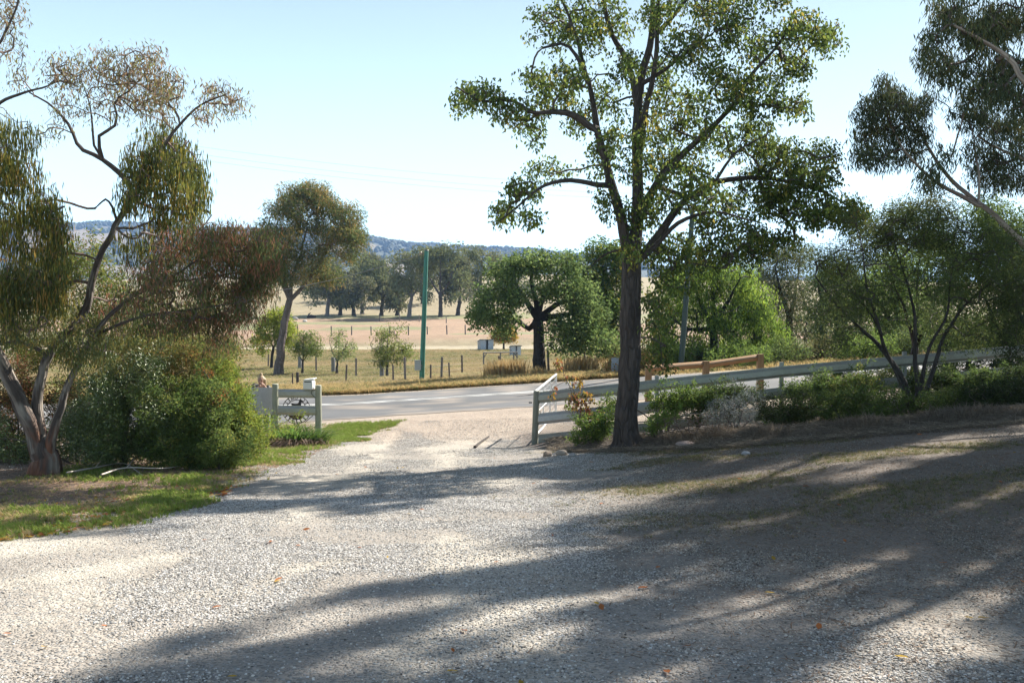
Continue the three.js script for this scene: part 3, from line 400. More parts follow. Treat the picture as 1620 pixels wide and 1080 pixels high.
  for (const [x, d, h, R, RY, n] of [[11.4, 15.6, 7.6, 1.5, 0.8, 40], [12.2, 16.2, 6.0, 1.3, 0.7, 30], [9.6, 15.2, 8.0, 1.2, 0.7, 30]]) for (let i = 0; i < n; i++) { const [u, v, w] = rball(T.r); att.push(W(x + u * R, d + w * R, h + v * RY)); }
  const tips = T.grow(att, { seg: 0.2, wob: 0.06 }); T.wood(g, [M.smoothBark, M.twig], { col: gb, twigCol: [0.11, 0.08, 0.065], tip: 0.0045 });
  const mb = new MB(); leaves(mb, tips, T.r, { n: 38, spread: 0.23, len: 0.125, wid: 0.021, droop: 0.55, strand: 0.1, pal: [[5, [0.055, 0.07, 0.038]], [3, [0.085, 0.1, 0.045]], [1, [0.13, 0.12, 0.05]]] }); mb.build('crown', M.leafDim, g).userData.kind = 'stuff';
}

{ // its neighbour, wholly outside the frame, known by its shade on the yard
  const base = foot(15.6, 18.6), T = new Tree(333), g = thing('outlying_gum_tree', 'gum standing outside the frame right of the spreading gum, shading the yard', 'tree', base), b0 = up(base, -0.15), W = (x, d, h) => V(x, h, -d), gc = { col: [0.2, 0.15, 0.12], sides: 12, rough: 0.25 };
  T.limb([b0, W(15.5, 18.6, 2), W(15.2, 18.4, 4.2), W(15, 18.2, 6)], 0.28, 0.2, { ...gc, flare: 0.6, sides: 18 }); T.limb([W(15, 18.2, 6), W(14.2, 17.8, 8), W(13.4, 17.4, 9.6)], 0.15, 0.04, gc); T.limb([W(15.2, 18.4, 4.2), W(15.6, 17, 6.6), W(15.4, 16, 9)], 0.13, 0.04, gc); T.limb([W(15, 18.2, 6), W(15.6, 19, 8), W(15.8, 19.6, 10)], 0.12, 0.04, gc);
  const tips = T.grow(shadeCrown.filter(p => p.x >= 12.2), { seg: 0.25, wob: 0.06 }); T.wood(g, [M.smoothBark, M.twig], { col: gc.col, twigCol: [0.11, 0.08, 0.065], tip: 0.0045 }); const mb = new MB(); leaves(mb, tips, T.r, { n: 34, spread: 0.26, len: 0.15, wid: 0.028, droop: 0.5, strand: 0.1, pal: [[5, [0.055, 0.07, 0.038]], [3, [0.085, 0.1, 0.045]]] }); mb.build('crown', M.leafDim, g).userData.kind = 'stuff';
}
{ // tall gum by the road outside the frame, known by the shade on the upper slope
  const base = foot(18, 31.5 - 4), T = new Tree(343), g = thing('tall_roadside_gum_tree', 'tall gum outside the frame by the road, shading the upper slope', 'tree', base), r = rng(777), W = (x, d, h) => V(x, h, -d), gc = { col: [0.2, 0.15, 0.12], sides: 12, rough: 0.25, step: 0.4 }, pts = [];
  const poly = [[845, 722], [960, 712], [1120, 700], [1400, 672], [1640, 650], [1640, 735], [1250, 800], [1000, 862], [840, 765]], inside = (x, y) => { let k = false; for (let i = 0, j = poly.length - 1; i < poly.length; j = i++) if ((poly[i][1] > y) !== (poly[j][1] > y) && x < (poly[j][0] - poly[i][0]) * (y - poly[i][1]) / (poly[j][1] - poly[i][1]) + poly[i][0]) k = !k; return k; };
  for (let n = 0; n < 30000 && pts.length < 620; n++) { const d = 11 + 9 * r(), x = -0.5 + 10.5 * r(); if (!inside(810 + x / d * FOCAL, 500 + (EYE - H(x, d)) / d * FOCAL)) continue; if (fbm((x - d) * 1.5, (x + d) * 0.28, 323, 3) < 0.40 + 0.08 * r()) continue; const h = 12.2 + 2.6 * r(), q = (h - H(x, d)) / Math.tan(SUN_EL) * 0.7071; pts.push(W(x + q, d + q, h)); }
  T.limb([up(base, -0.2), W(17.9, 27.6, 4), W(17.6, 28, 8), W(17.2, 28.4, 11)], 0.4, 0.22, { ...gc, flare: 0.5, sides: 18 }); T.limb([W(17.4, 28.2, 9.5), W(15.6, 28.8, 11.4), W(13.6, 29.4, 12.8)], 0.16, 0.04, gc); T.limb([W(17.2, 28.4, 11), W(17.4, 30, 12.6), W(17.2, 31.5, 13.6)], 0.16, 0.04, gc); T.limb([W(17.2, 28.4, 11), W(16.4, 26.6, 12.8), W(15.6, 25, 13.4)], 0.14, 0.04, gc);
  const tips = T.grow(pts, { seg: 0.4, wob: 0.1 }); T.wood(g, [M.smoothBark, M.twig], { col: gc.col, twigCol: [0.11, 0.08, 0.065], tip: 0.006, twigSides: 3 }); const mb = new MB(); leaves(mb, tips, T.r, { n: 38, spread: 0.34, len: 0.2, wid: 0.042, droop: 0.5, strand: 0.1, pal: [[5, [0.07, 0.09, 0.045]], [3, [0.1, 0.12, 0.055]]] }); mb.build('crown', M.leafDim, g).userData.kind = 'stuff'; console.log('slope shade', pts.length);
}
{ // dark tree at the right end of the bed
  const D = 21.2, base = footPx(1668, D), T = new Tree(414), g = thing('dark_edge_tree', 'dark dense tree at the right picture edge behind the bed', 'tree', base), b = up(base, -0.12), o = { sides: 9, rough: 0.2, col: [0.07, 0.058, 0.05] };
  T.limb([b, ...L(D, 0, [1668, 590], [1660, 520], [1650, 460], [1655, 400])], 0.1, 0.03, o); T.limb([b, ...L(D, -0.6, [1675, 580], [1700, 500], [1720, 430])], 0.08, 0.02, o); T.limb([b, ...L(D, 0.6, [1655, 590], [1630, 530], [1605, 480], [1590, 440])], 0.07, 0.02, o);
  const tips = T.grow(clumps(T.r, D, [[1610, 470, 40, 46, 46], [1650, 420, 50, 46, 60], [1700, 430, 50, 50, 60], [1660, 500, 60, 50, 70], [1730, 500, 50, 50, 50], [1600, 535, 30, 30, 22], [1680, 360, 60, 40, 50], [1640, 560, 50, 24, 26]].map((q, i) => [...q, (hash(i, 28, 2) - 0.5) * 1.6, 0.9])), { seg: 0.2, wob: 0.07 }); T.wood(g, [M.bark, M.twig], { col: o.col, twigCol: [0.07, 0.055, 0.045], tip: 0.004, names: () => 'stem' }); const mb = new MB(); leaves(mb, tips, T.r, { n: 60, spread: 0.28, len: 0.06, wid: 0.018, droop: 0.2, pal: [[5, [0.05, 0.068, 0.026]], [3, [0.075, 0.095, 0.035]]] }); mb.build('crown', M.leafDim, g).userData.kind = 'stuff';
}

{ // small many-stemmed tree in the bed before the rail fence
  const base = footPx(1447, 20.6), D = 20.6, T = new Tree(404), g = thing('multi_stemmed_tree', 'low dark fine-leaved tree with several thin stems in the garden bed', 'tree', base);
  const b = base.clone(); b.y -= 0.12; const o = { sides: 9, rough: 0.2, col: [0.07, 0.058, 0.05] };
  T.limb([b, ...L(D, 0, [1453, 618], [1448, 570], [1447, 500], [1437, 450], [1422, 405], [1412, 372]) ], 0.085, 0.008, { ...o, pow: 0.6 }); T.limb([b, ...L(D, -0.8, [1458, 610], [1472, 545], [1497, 500], [1503, 440], [1512, 405], [1535, 375])], 0.065, 0.008, { ...o, pow: 0.6 });
  T.limb([b, ...L(D, 0.8, [1435, 612], [1402, 560], [1390, 545], [1353, 512], [1320, 477], [1290, 437]) ], 0.075, 0.014, o); T.limb([b, ...L(D, 1.0, [1465, 620], [1480, 580], [1500, 520], [1540, 470], [1580, 440], [1610, 420])], 0.06, 0.014, o);
  T.limb(L(D, -1, [1402, 560], [1385, 500], [1370, 450], [1365, 400]), 0.04, 0.012, o); T.limb([b, ...L(D, 0.2, [1425, 605], [1410, 570], [1380, 500], [1340, 450], [1320, 410])], 0.045, 0.012, o);
  const list = [[1325, 420, 40, 36, 34], [1375, 385, 46, 36, 36], [1430, 360, 50, 34, 40], [1490, 370, 50, 36, 40], [1545, 385, 46, 40, 40], [1590, 420, 40, 46, 36], [1350, 470, 50, 34, 26], [1420, 430, 50, 40, 22], [1490, 440, 50, 40, 22], [1560, 470, 46, 40, 28], [1310, 490, 30, 26, 12], [1340, 520, 36, 20, 9], [1550, 520, 46, 24, 15], [1610, 490, 30, 40, 22], [1440, 335, 40, 18, 16], [1350, 340, 26, 26, 9], [1600, 370, 30, 30, 14], [1480, 500, 50, 30, 14], [1400, 490, 46, 30, 12], [1540, 540, 40, 14, 10], [1330, 545, 30, 12, 6]];
  const tips = T.grow(clumps(T.r, D, list.map((q, i) => [...q, (hash(i, 18, 2) - 0.5) * 2.4, 1.0]), 1.6), { seg: 0.2, wob: 0.07 }); T.wood(g, [M.bark, M.twig], { col: o.col, twigCol: [0.07, 0.055, 0.045], tip: 0.004, names: i => 'stem' });
  const mb = new MB(); leaves(mb, tips, T.r, { n: 62, spread: 0.26, len: 0.06, wid: 0.018, droop: 0.2, pal: [[5, [0.075, 0.1, 0.036]], [3, [0.11, 0.14, 0.045]], [1, [0.16, 0.18, 0.05]]] }); mb.build('crown', M.leaf, g).userData.kind = 'stuff';
}

// trees across the road and on the paddocks, each with its own trunk, limbs and crown
function broadTree(name, label, seed, D, basePx, trunk, limbs, list, o) {
  const base = footPx(basePx, D), T = new Tree(seed), g = thing(name, label, 'tree', base, o.group), b = base.clone(); b.y -= 0.2;
  const top = trunk[trunk.length - 1]; T.limb([b, ...trunk.map(q => at(q[0], q[1], D))], o.r0, o.r1, { sides: 12, flare: 0.4, step: 0.25, wob: 0.06, col: o.bark, fh: 0.5 });
  limbs.forEach((l, i) => T.limb([at(...top, D), ...l.map(([x, y], k) => at(x, y, D + (hash(i, seed, 4) - 0.5) * 3 * (k + 1) / l.length))], o.r1 * 0.75, o.r1 * 0.16, { sides: 7, col: o.bark, step: 0.4, wob: 0.12 }));
  const tips = T.grow(clumps(T.r, D, list.map((q, i) => [...q, (hash(i, seed, 2) - 0.5) * (o.deep || 2), o.rz || 1.4]), (o.k || 1) * (D < 64 ? o.kk || 1.6 : 1)), { seg: 0.5, wob: 0.15, sag: o.sag || 0 });
  T.wood(g, [M.bark, M.twig], { col: o.bark, twigCol: o.bark, tip: 0.012 * (o.tw || 1), twigSides: 3 });
  const mb = new MB(); leaves(mb, tips, T.r, { n: o.n * (D < 64 ? 0.72 : 1), spread: o.spread, len: o.len * (D < 64 ? 1.14 : 1), wid: o.wid * (D < 64 ? 1.14 : 1), droop: o.droop || 0.2, strand: o.strand || 0, pal: o.pal }); mb.build('crown', o.mat || M.far, g).userData.kind = 'stuff'; return g;
}
const dk = [0.05, 0.042, 0.036], grey = [0.3, 0.25, 0.2];
const across = 'trees along the far side of the road';
broadTree('round_crowned_tree', 'dark round-crowned tree with a thick black trunk at the far road edge', 501, 46, 853, [[853, 560], [852, 530], [851, 505]], [[[835, 480], [815, 450], [800, 430]], [[858, 475], [872, 450], [890, 420]], [[848, 470], [840, 440], [845, 410]], [[875, 485], [905, 470], [930, 455]], [[838, 520], [815, 505], [790, 490]], [[880, 500], [915, 495], [940, 490]]],
  [[800, 432, 30, 20, 16], [846, 414, 36, 16, 20], [895, 420, 30, 18, 16], [770, 470, 26, 16, 12], [758, 500, 20, 16, 12], [815, 470, 30, 16, 12], [868, 455, 32, 16, 12], [915, 460, 34, 30, 24], [800, 510, 34, 16, 14], [925, 500, 36, 26, 20], [895, 520, 40, 20, 16], [930, 535, 40, 20, 20], [965, 550, 26, 20, 12], [890, 545, 26, 14, 9]], { r0: 0.31, r1: 0.24, kk: 1.75, bark: dk, n: 70, spread: 0.5, len: 0.15, wid: 0.07, pal: [[5, [0.12, 0.175, 0.055]], [3, [0.17, 0.23, 0.075]], [1, [0.22, 0.26, 0.08]]], mat: M.leaf, group: across });
broadTree('dense_green_tree', 'mid green tree behind the round-crowned one at the road', 502, 52, 968, [[968, 555], [966, 530]], [[[950, 500], [940, 450]], [[975, 490], [985, 440]], [[960, 480], [955, 420]]], [[950, 400, 34, 18, 20], [985, 410, 26, 24, 20], [935, 440, 30, 30, 24], [975, 460, 36, 36, 34], [950, 500, 40, 30, 30], [985, 520, 30, 36, 24], [930, 530, 30, 26, 18]], { r0: 0.26, r1: 0.2, bark: dk, n: 80, spread: 0.55, len: 0.16, wid: 0.07, pal: [[4, [0.12, 0.18, 0.045]], [2, [0.08, 0.12, 0.036]], [1, [0.26, 0.25, 0.05]]], mat: M.leaf, group: across });
broadTree('bright_leaved_tree', 'bright yellow-green tree behind the timber rail fence', 503, 45, 1130, [[1130, 560], [1128, 520]], [[[1110, 480], [1090, 440]], [[1150, 480], [1170, 440]], [[1130, 470], [1125, 420]], [[1165, 510], [1200, 490]], [[1090, 520], [1060, 500]]], [[1085, 440, 36, 26, 24], [1130, 425, 36, 20, 20], [1165, 440, 36, 34, 34], [1195, 480, 36, 36, 40], [1215, 530, 30, 36, 34], [1120, 480, 50, 36, 36], [1060, 480, 34, 40, 30], [1050, 540, 34, 30, 26], [1100, 545, 50, 26, 30], [1170, 555, 50, 24, 34], [1230, 560, 26, 20, 14], [1160, 505, 40, 30, 28]], { r0: 0.24, r1: 0.18, bark: dk, n: 90, spread: 0.5, len: 0.14, wid: 0.04, droop: 0.5, strand: 0.25, pal: [[4, [0.17, 0.25, 0.045]], [3, [0.25, 0.33, 0.05]], [2, [0.09, 0.14, 0.036]]], mat: M.leaf, group: across });
broadTree('olive_tree', 'olive grey tree rising past the end of the timber rail fence', 504, 62, 1248, [[1248, 540], [1250, 500]], [[[1235, 460], [1225, 420]], [[1260, 460], [1265, 420]]], [[1235, 400, 30, 18, 20], [1262, 410, 24, 22, 18], [1225, 440, 30, 30, 24], [1265, 460, 30, 36, 28], [1240, 500, 36, 36, 30], [1275, 530, 30, 36, 22], [1230, 550, 40, 22, 20]], { r0: 0.3, r1: 0.22, bark: dk, n: 80, spread: 0.6, len: 0.16, wid: 0.04, droop: 0.4, pal: [[4, [0.14, 0.15, 0.06]], [2, [0.1, 0.115, 0.045]], [1, [0.2, 0.19, 0.08]]], group: across });
[[505, 52, 1330, 'shadowy tree behind the left stems of the many-stemmed tree', [[1320, 440, 46, 30, 34], [1360, 480, 46, 36, 34], [1310, 500, 40, 36, 28], [1350, 540, 50, 30, 28]], 0], [506, 50, 1420, 'light green tree showing through the many-stemmed tree', [[1420, 420, 50, 30, 34], [1390, 470, 46, 36, 30], [1450, 480, 46, 40, 36], [1420, 530, 60, 30, 36]], 2], [507, 27.5, 1500, 'mid green tree behind the steel fence right of the many-stemmed tree', [[1490, 400, 50, 36, 40], [1540, 440, 50, 40, 40], [1490, 480, 50, 40, 36], [1520, 530, 60, 30, 34]], 1], [508, 27, 1590, 'tall leafy tree behind the steel fence under the gum branch', [[1570, 345, 50, 30, 36], [1620, 380, 50, 40, 44], [1580, 420, 50, 40, 40], [1620, 480, 46, 46, 40], [1570, 520, 60, 36, 34]], 1], [516, 66, 1200, 'grey-green tree filling the gap above the bright tree', [[1190, 420, 40, 26, 24], [1215, 470, 40, 36, 30], [1180, 520, 40, 36, 26]], 3], [517, 68, 1300, 'dim tall tree right of the olive tree', [[1300, 410, 40, 30, 26], [1330, 450, 40, 36, 30], [1290, 490, 40, 40, 30], [1320, 540, 40, 30, 20]], 0], [518, 70, 1390, 'pale back tree seen between the stems', [[1390, 410, 46, 30, 26], [1420, 460, 46, 40, 30], [1370, 510, 46, 40, 30]], 3], [509, 28.5, 1450, 'thin-topped tree behind the steel fence under the gum branch', [[1430, 345, 40, 26, 16], [1480, 330, 40, 30, 18], [1390, 370, 40, 26, 18], [1470, 380, 50, 30, 26]], 3]].forEach(([s, D, px, label, list, p]) =>
  broadTree('roadside_tree', label, s, D, px, [[px, D < 30 ? 600 : 560], [px, D < 30 ? 550 : 520]], [[[px - 25, 480], [px - 40, 440]], [[px + 25, 480], [px + 40, 430]], [[px, 470], [px + 5, 410]]], list, { r0: D < 30 ? 0.14 : 0.26, r1: D < 30 ? 0.1 : 0.2, bark: dk, n: D < 30 ? 80 : 85, spread: D < 30 ? 0.36 : 0.6, len: D < 30 ? 0.085 : 0.15, wid: D < 30 ? 0.028 : 0.05, rz: D < 30 ? 0.9 : 1.4, tw: D < 30 ? 0.5 : 1, droop: 0.3, pal: [[[3, [0.1, 0.135, 0.05]], [1, [0.15, 0.185, 0.06]]], [[3, [0.14, 0.19, 0.06]], [1, [0.21, 0.26, 0.07]]], [[3, [0.19, 0.26, 0.06]], [1, [0.13, 0.17, 0.05]]], [[3, [0.13, 0.15, 0.075]], [1, [0.17, 0.17, 0.09]]]][p], mat: p === 2 ? M.leaf : M.far, group: across }));
broadTree('tall_gum_tree', 'tall gum with a bronze-tinted crown standing beyond the gate sign', 510, 65, 440, [[443, 560], [447, 525], [454, 490], [458, 475]], [[[478, 455], [497, 425], [515, 395], [535, 365]], [[452, 450], [450, 415], [462, 370], [480, 325]], [[462, 445], [475, 400], [488, 350]], [[447, 445], [435, 400], [425, 370]]],
  [[477, 308, 38, 20, 46], [500, 305, 25, 16, 20], [438, 330, 18, 14, 12], [460, 330, 26, 18, 24], [519, 328, 28, 24, 36], [552, 345, 24, 26, 36], [565, 380, 20, 18, 22], [487, 354, 40, 20, 34], [428, 364, 24, 18, 22], [455, 380, 34, 24, 26], [425, 400, 26, 20, 20], [455, 412, 34, 18, 24], [525, 372, 30, 20, 26], [490, 420, 30, 14, 14], [520, 438, 24, 14, 18], [545, 372, 26, 14, 18], [435, 435, 28, 16, 20], [470, 440, 26, 14, 12], [420, 425, 20, 14, 12], [505, 400, 26, 14, 14], [548, 400, 22, 12, 12]], { r0: 0.3, r1: 0.22, bark: [0.24, 0.185, 0.16], n: 62, spread: 0.55, len: 0.17, wid: 0.05, droop: 0.4, deep: 3, rz: 1.6, pal: [[5, [0.11, 0.145, 0.055]], [3, [0.17, 0.175, 0.06]], [3, [0.3, 0.21, 0.075]]], mat: M.leaf, k: 1.7 });
broadTree('yellow_green_tree', 'small yellow-green tree tucked behind the tall gum trunk', 511, 74, 429, [[430, 565], [432, 550]], [[[425, 535], [420, 515]], [[440, 535], [450, 515]]], [[432, 522, 28, 26, 64], [455, 530, 18, 26, 34], [412, 538, 16, 20, 24], [440, 498, 18, 12, 20]], { r0: 0.12, r1: 0.1, bark: dk, n: 60, spread: 0.42, len: 0.15, wid: 0.08, deep: 1, rz: 1, pal: [[4, [0.27, 0.32, 0.045]], [2, [0.36, 0.36, 0.05]]], mat: M.leaf });
[[512, 66, 478, 'small green sapling with a post, first right of the tall gum', [[486, 540, 24, 18, 36], [478, 556, 20, 10, 18], [498, 552, 12, 12, 10]], 60, [0.16, 0.21, 0.055]], [513, 64, 533, 'pale thin-leaved sapling, second right of the tall gum', [[540, 540, 22, 20, 24], [540, 560, 22, 12, 20], [555, 550, 12, 12, 8]], 34, [0.22, 0.27, 0.1]], [514, 59, 612, 'widest sapling with bare twigs at its top, left of the green pole', [[618, 562, 34, 20, 44], [605, 540, 22, 20, 16], [640, 555, 18, 16, 16], [622, 528, 26, 16, 10]], 34, [0.2, 0.24, 0.07]]].forEach(([s, D, px, label, list, n, c]) =>
  broadTree('paddock_sapling', label, s, D, px, [[px, 585], [px + 1, 572]], [[[px - 8, 555], [px - 12, 535]], [[px + 10, 555], [px + 16, 538]], [[px + 2, 550], [px + 3, 525]]], list, { r0: 0.09, r1: 0.06, bark: [0.09, 0.075, 0.065], n, spread: 0.36, len: 0.12, wid: 0.05, deep: 0.8, rz: 0.9, tw: 0.8, pal: [[4, c], [1, [0.24, 0.24, 0.07]]], mat: M.leaf, group: 'young trees planted along the paddock fence' }));
broadTree('autumn_yellow_tree', 'small golden autumn tree beside the tin sheds', 515, 122, 797, [[797, 545], [797, 540]], [[[792, 530], [788, 522]], [[803, 530], [808, 522]]], [[797, 526, 17, 14, 40], [808, 530, 12, 12, 20], [786, 534, 10, 9, 14]], { r0: 0.12, r1: 0.1, bark: dk, n: 50, spread: 0.5, len: 0.22, wid: 0.12, deep: 0.6, rz: 1.2, pal: [[3, [0.42, 0.28, 0.05]], [1, [0.36, 0.26, 0.05]]], mat: M.leaf });
{ // row of gums on the rise
  const row = [[517, 198, 498, 405, 36, 'leftmost pale gum of the far row, beside the tall gum crown'], [538, 206, 495, 430, 22, 'small dark gum second in the far row'], [560, 196, 501, 432, 24, 'rounded bush-like gum third in the far row'], [573, 214, 494, 412, 30, 'dark gum fourth in the far row before the blue hill'], [603, 204, 497, 405, 38, 'broad dark gum in the middle of the far row'], [628, 200, 499, 440, 22, 'low gum between two taller ones in the far row'], [647, 192, 503, 400, 42, 'tall pale-limbed gum just left of the green pole'], [697, 190, 505, 392, 46, 'widest gum of the far row, just right of the green pole'], [724, 196, 502, 410, 34, 'gum of the far row next to the widest one'], [764, 205, 500, 392, 40, 'gum of the far row partly behind the round-crowned tree'], [812, 210, 498, 400, 36, 'far gum standing above the tin shed roofs'], [585, 250, 490, 415, 30, 'farther gum peeping over the middle of the far row'], [668, 240, 490, 405, 30, 'farther gum directly behind the green pole']];
  row.forEach(([px, D, by, ty, hw, label], i) => {
    const mid = (by + ty) / 2, h = by - ty, list = []; const r = rng(900 + i * 13); const nb = 8 + Math.floor(r() * 3);
    for (let k = 0; k < nb; k++) list.push([px + (r() * 2 - 1) * hw * 0.8, ty + h * (0.1 + 0.56 * r()), hw * (0.4 + 0.22 * r()), h * 0.14, 15]); list.push([px + (r() - 0.5) * hw * 0.6, ty + h * 0.13, hw * 0.45, h * 0.1, 14]);
    list.push([px - hw * 0.5, ty + h * 0.7, hw * 0.3, h * 0.07, 5]); list.push([px + hw * 0.55, ty + h * 0.68, hw * 0.3, h * 0.07, 5]);
    const ln = (r() - 0.5) * 10; const base = footPx(px, D); const dy = (EYE - base.y) / D * FOCAL + 500 - by; // keep the crown over its own foot
    const sh = q => [q[0], q[1] + dy]; list.forEach(q => { q[1] += dy; });
    broadTree('distant_gum_tree', label, 600 + i, D, px, [sh([px + ln * 0.3, by - h * 0.12]), sh([px + ln, by - h * 0.3])], [[sh([px + ln - hw * 0.3, by - h * 0.5]), sh([px - hw * 0.5, by - h * 0.72])], [sh([px + ln + hw * 0.3, by - h * 0.5]), sh([px + hw * 0.5, by - h * 0.75])], [sh([px + ln, by - h * 0.55]), sh([px + ln * 0.4, by - h * 0.85])]], list, { r0: 0.42, r1: 0.33, bark: i % 3 ? [0.1, 0.08, 0.07] : [0.3, 0.25, 0.22], n: 26, spread: 1.3, len: 0.6, wid: 0.26, droop: 0.3, deep: 4, rz: 2.6, tw: 1.6, pal: [[[3, [0.18, 0.195, 0.09]], [1, [0.24, 0.24, 0.11]]], [[3, [0.15, 0.17, 0.075]], [1, [0.2, 0.21, 0.085]]], [[3, [0.14, 0.15, 0.075]], [2, [0.19, 0.18, 0.09]]]][i % 3], group: 'row of gums on the rise beyond the brown field' });
  });
}
console.log('trees done');

// ------------------------------------------------------------------ rails, posts and gates
function roundPost(parent, foot0, h, r, col, mat = M.wood, name = 'post', o = {}) { const mb = new MB(true), s = o.sides || 12, lean = o.lean || [0, 0]; const pt = t => V(foot0.x + lean[0] * t, foot0.y + t * h, foot0.z + lean[1] * t); const P0 = [pt(-0.15), pt(0), pt(0.5), pt(0.985), pt(1)]; tube(mb, P0, [r, r, r * 0.98, r * 0.96, r * 0.86], s, col, { rough: o.rough || 0.06, seed: 3 }); return mb.build(name, mat, parent); }
// pressed-steel rail between two points (lower edge): folded section, real thickness
const beam = [[0, 0], [0.022, 0], [0.075, 0.055], [0.085, 0.06], [0.212, 0.06], [0.222, 0.055], [0.276, 0], [0.3, 0]];
function rail(parent, a, b, hgt, col, face = 1, name = 'rail') {
  const mb = new MB(true), dir = b.clone().sub(a), ln = dir.length(), out = V(-dir.z, 0, dir.x).normalize().multiplyScalar(face), k = hgt / 0.3, n = Math.max(2, Math.round(ln / 0.5)), prof = [...beam.map(q => [q[0] * k, q[1] * k]), ...beam.slice().reverse().map(q => [q[0] * k, q[1] * k + 0.007])], m = prof.length;
  for (let s = 0; s < m; s++) { const p = prof[s], q = prof[(s + 1) % m]; let last = -1; for (let i = 0; i <= n; i++) { const t = i / n, c = a.clone().addScaledVector(dir, t), dent = 0.012 * (fbm(t * ln * 0.8 + a.x, a.y * 7, 17, 2) - 0.5), g = 0.9 + 0.2 * fbm(t * ln * 1.5, s * 0.7 + a.x, 29, 2), cc = [col[0] * g, col[1] * g, col[2] * g]; const v0 = mb.vert(c.x + out.x * (p[1] + dent), c.y + p[0], c.z + out.z * (p[1] + dent), ...cc, t * ln, p[0]), v1 = mb.vert(c.x + out.x * (q[1] + dent), c.y + q[0], c.z + out.z * (q[1] + dent), ...cc, t * ln, q[0]); if (last >= 0) { mb.tri(last, v0, last + 1); mb.tri(v0, v1, last + 1); } last = v0; } }
  return mb.build(name, M.steel, parent);
}
const galv = [0.4, 0.4, 0.355], postCol = [0.22, 0.225, 0.18];
const D0 = -ground(843, 703).z, FH = 1.3; console.log('gate post', D0.toFixed(2));
{
  const px = [846, 1040, 1238, 1433, 1632], feet = px.map((x, i) => footPx(x, D0 + 0.1 * i)); feet.push(foot(feet[4].x + 3, D0 + 0.4), foot(feet[4].x + 6, D0 + 0.4));
  const tops = px.map((x, i) => at(x, [618, 598, 577, 560, 542][i], D0 + 0.1 * i)); tops.push(up(tops[4], 0.3).add(V(3, 0, 0)), up(tops[4], 0.6).add(V(6, 0, 0)));
  const f = thing('steel_rail_fence', 'three-rail fence of old pressed steel rails right of the driveway', 'fence', feet[0]);
  let endPost; feet.forEach((p, i) => { if (!i) endPost = roundPost(f, p, tops[0].y - p.y, 0.078, postCol, M.wood, 'end_post', { lean: [0.05, 0] }); else { const mb = new MB(true), h = tops[i].y - p.y + 0.06; box(mb, V(p.x, p.y + h / 2 - 0.1, p.z - 0.06), [0.09, h + 0.2, 0.07], [0.32, 0.33, 0.32], 0.05); mb.build('post', M.steel, f); } });
  for (let i = 0; i + 1 < feet.length; i++) for (let k = 0; k < 3; k++) { const y = 0.03 + 0.27 + k * 0.5, a = V(tops[i].x + (i ? 0 : 0.08), tops[i].y - y, tops[i].z), b = V(tops[i + 1].x, tops[i + 1].y - y, tops[i + 1].z); rail(f, a, b, 0.27, k === 1 && i === 0 ? [0.56, 0.57, 0.58] : galv); }
  const mb = new MB(); tube(mb, [V(feet[0].x - 0.06, feet[0].y + 0.98, feet[0].z + 0.02), V(feet[0].x - 0.14, feet[0].y + 0.98, feet[0].z + 0.02)], [0.016, 0.016], 8, [0.06, 0.06, 0.06]); mb.build('hinge_bolt', M.plain, endPost, f.position);
  // open white gate hung on the end post
  const hinge = V(feet[0].x + 0.02, 0, feet[0].z - 0.09), endD = D0 + 4.4, e = at(880, 592, endD), g0 = feet[0].y, gate = thing('open_pipe_gate', 'white pipe and mesh gate swung open towards the road', 'gate', V(hinge.x, g0, hinge.z));
  const p0 = t => V(mix(hinge.x, e.x, t), mix(tops[0].y - 0.02, e.y, t), mix(hinge.z, -endD, t)), GH = 1.05, wht = [0.78, 0.78, 0.76];
  const bar = (nm, a, b, r) => { const q = new MB(true); tube(q, [a, a.clone().lerp(b, 0.5), b], [r, r, r], 8, wht); return q.build(nm, M.white, gate); };
  bar('top_rail', p0(0), p0(1), 0.028); bar('bottom_rail', up(p0(0), -GH), up(p0(1), -GH), 0.024); bar('mid_rail', up(p0(0), -GH * 0.5), up(p0(1), -GH * 0.5), 0.014);
  for (const t of [0.012, 0.34, 0.67, 0.99]) bar('stile', p0(t), up(p0(t), -GH), t > 0.1 && t < 0.9 ? 0.016 : 0.024); bar('brace', p0(0.02), up(p0(0.34), -GH), 0.013); bar('brace', p0(0.67), up(p0(0.98), -GH), 0.013);
  const w = new MB(true); for (let i = 1; i < 30; i++) tube(w, [p0(i / 30), up(p0(i / 30), -GH)], [0.003, 0.003], 3, [0.6, 0.6, 0.6], { cap: false }); for (let i = 1; i < 8; i++) tube(w, [up(p0(0), -GH * i / 8), up(p0(1), -GH * i / 8)], [0.003, 0.003], 3, [0.6, 0.6, 0.6], { cap: false }); w.build('wire_mesh', M.steel, gate).userData.kind = 'stuff';
}
const DL = 25.4;
const gateL = { a: footPx(435, DL), b: footPx(503, DL + 0.1) };
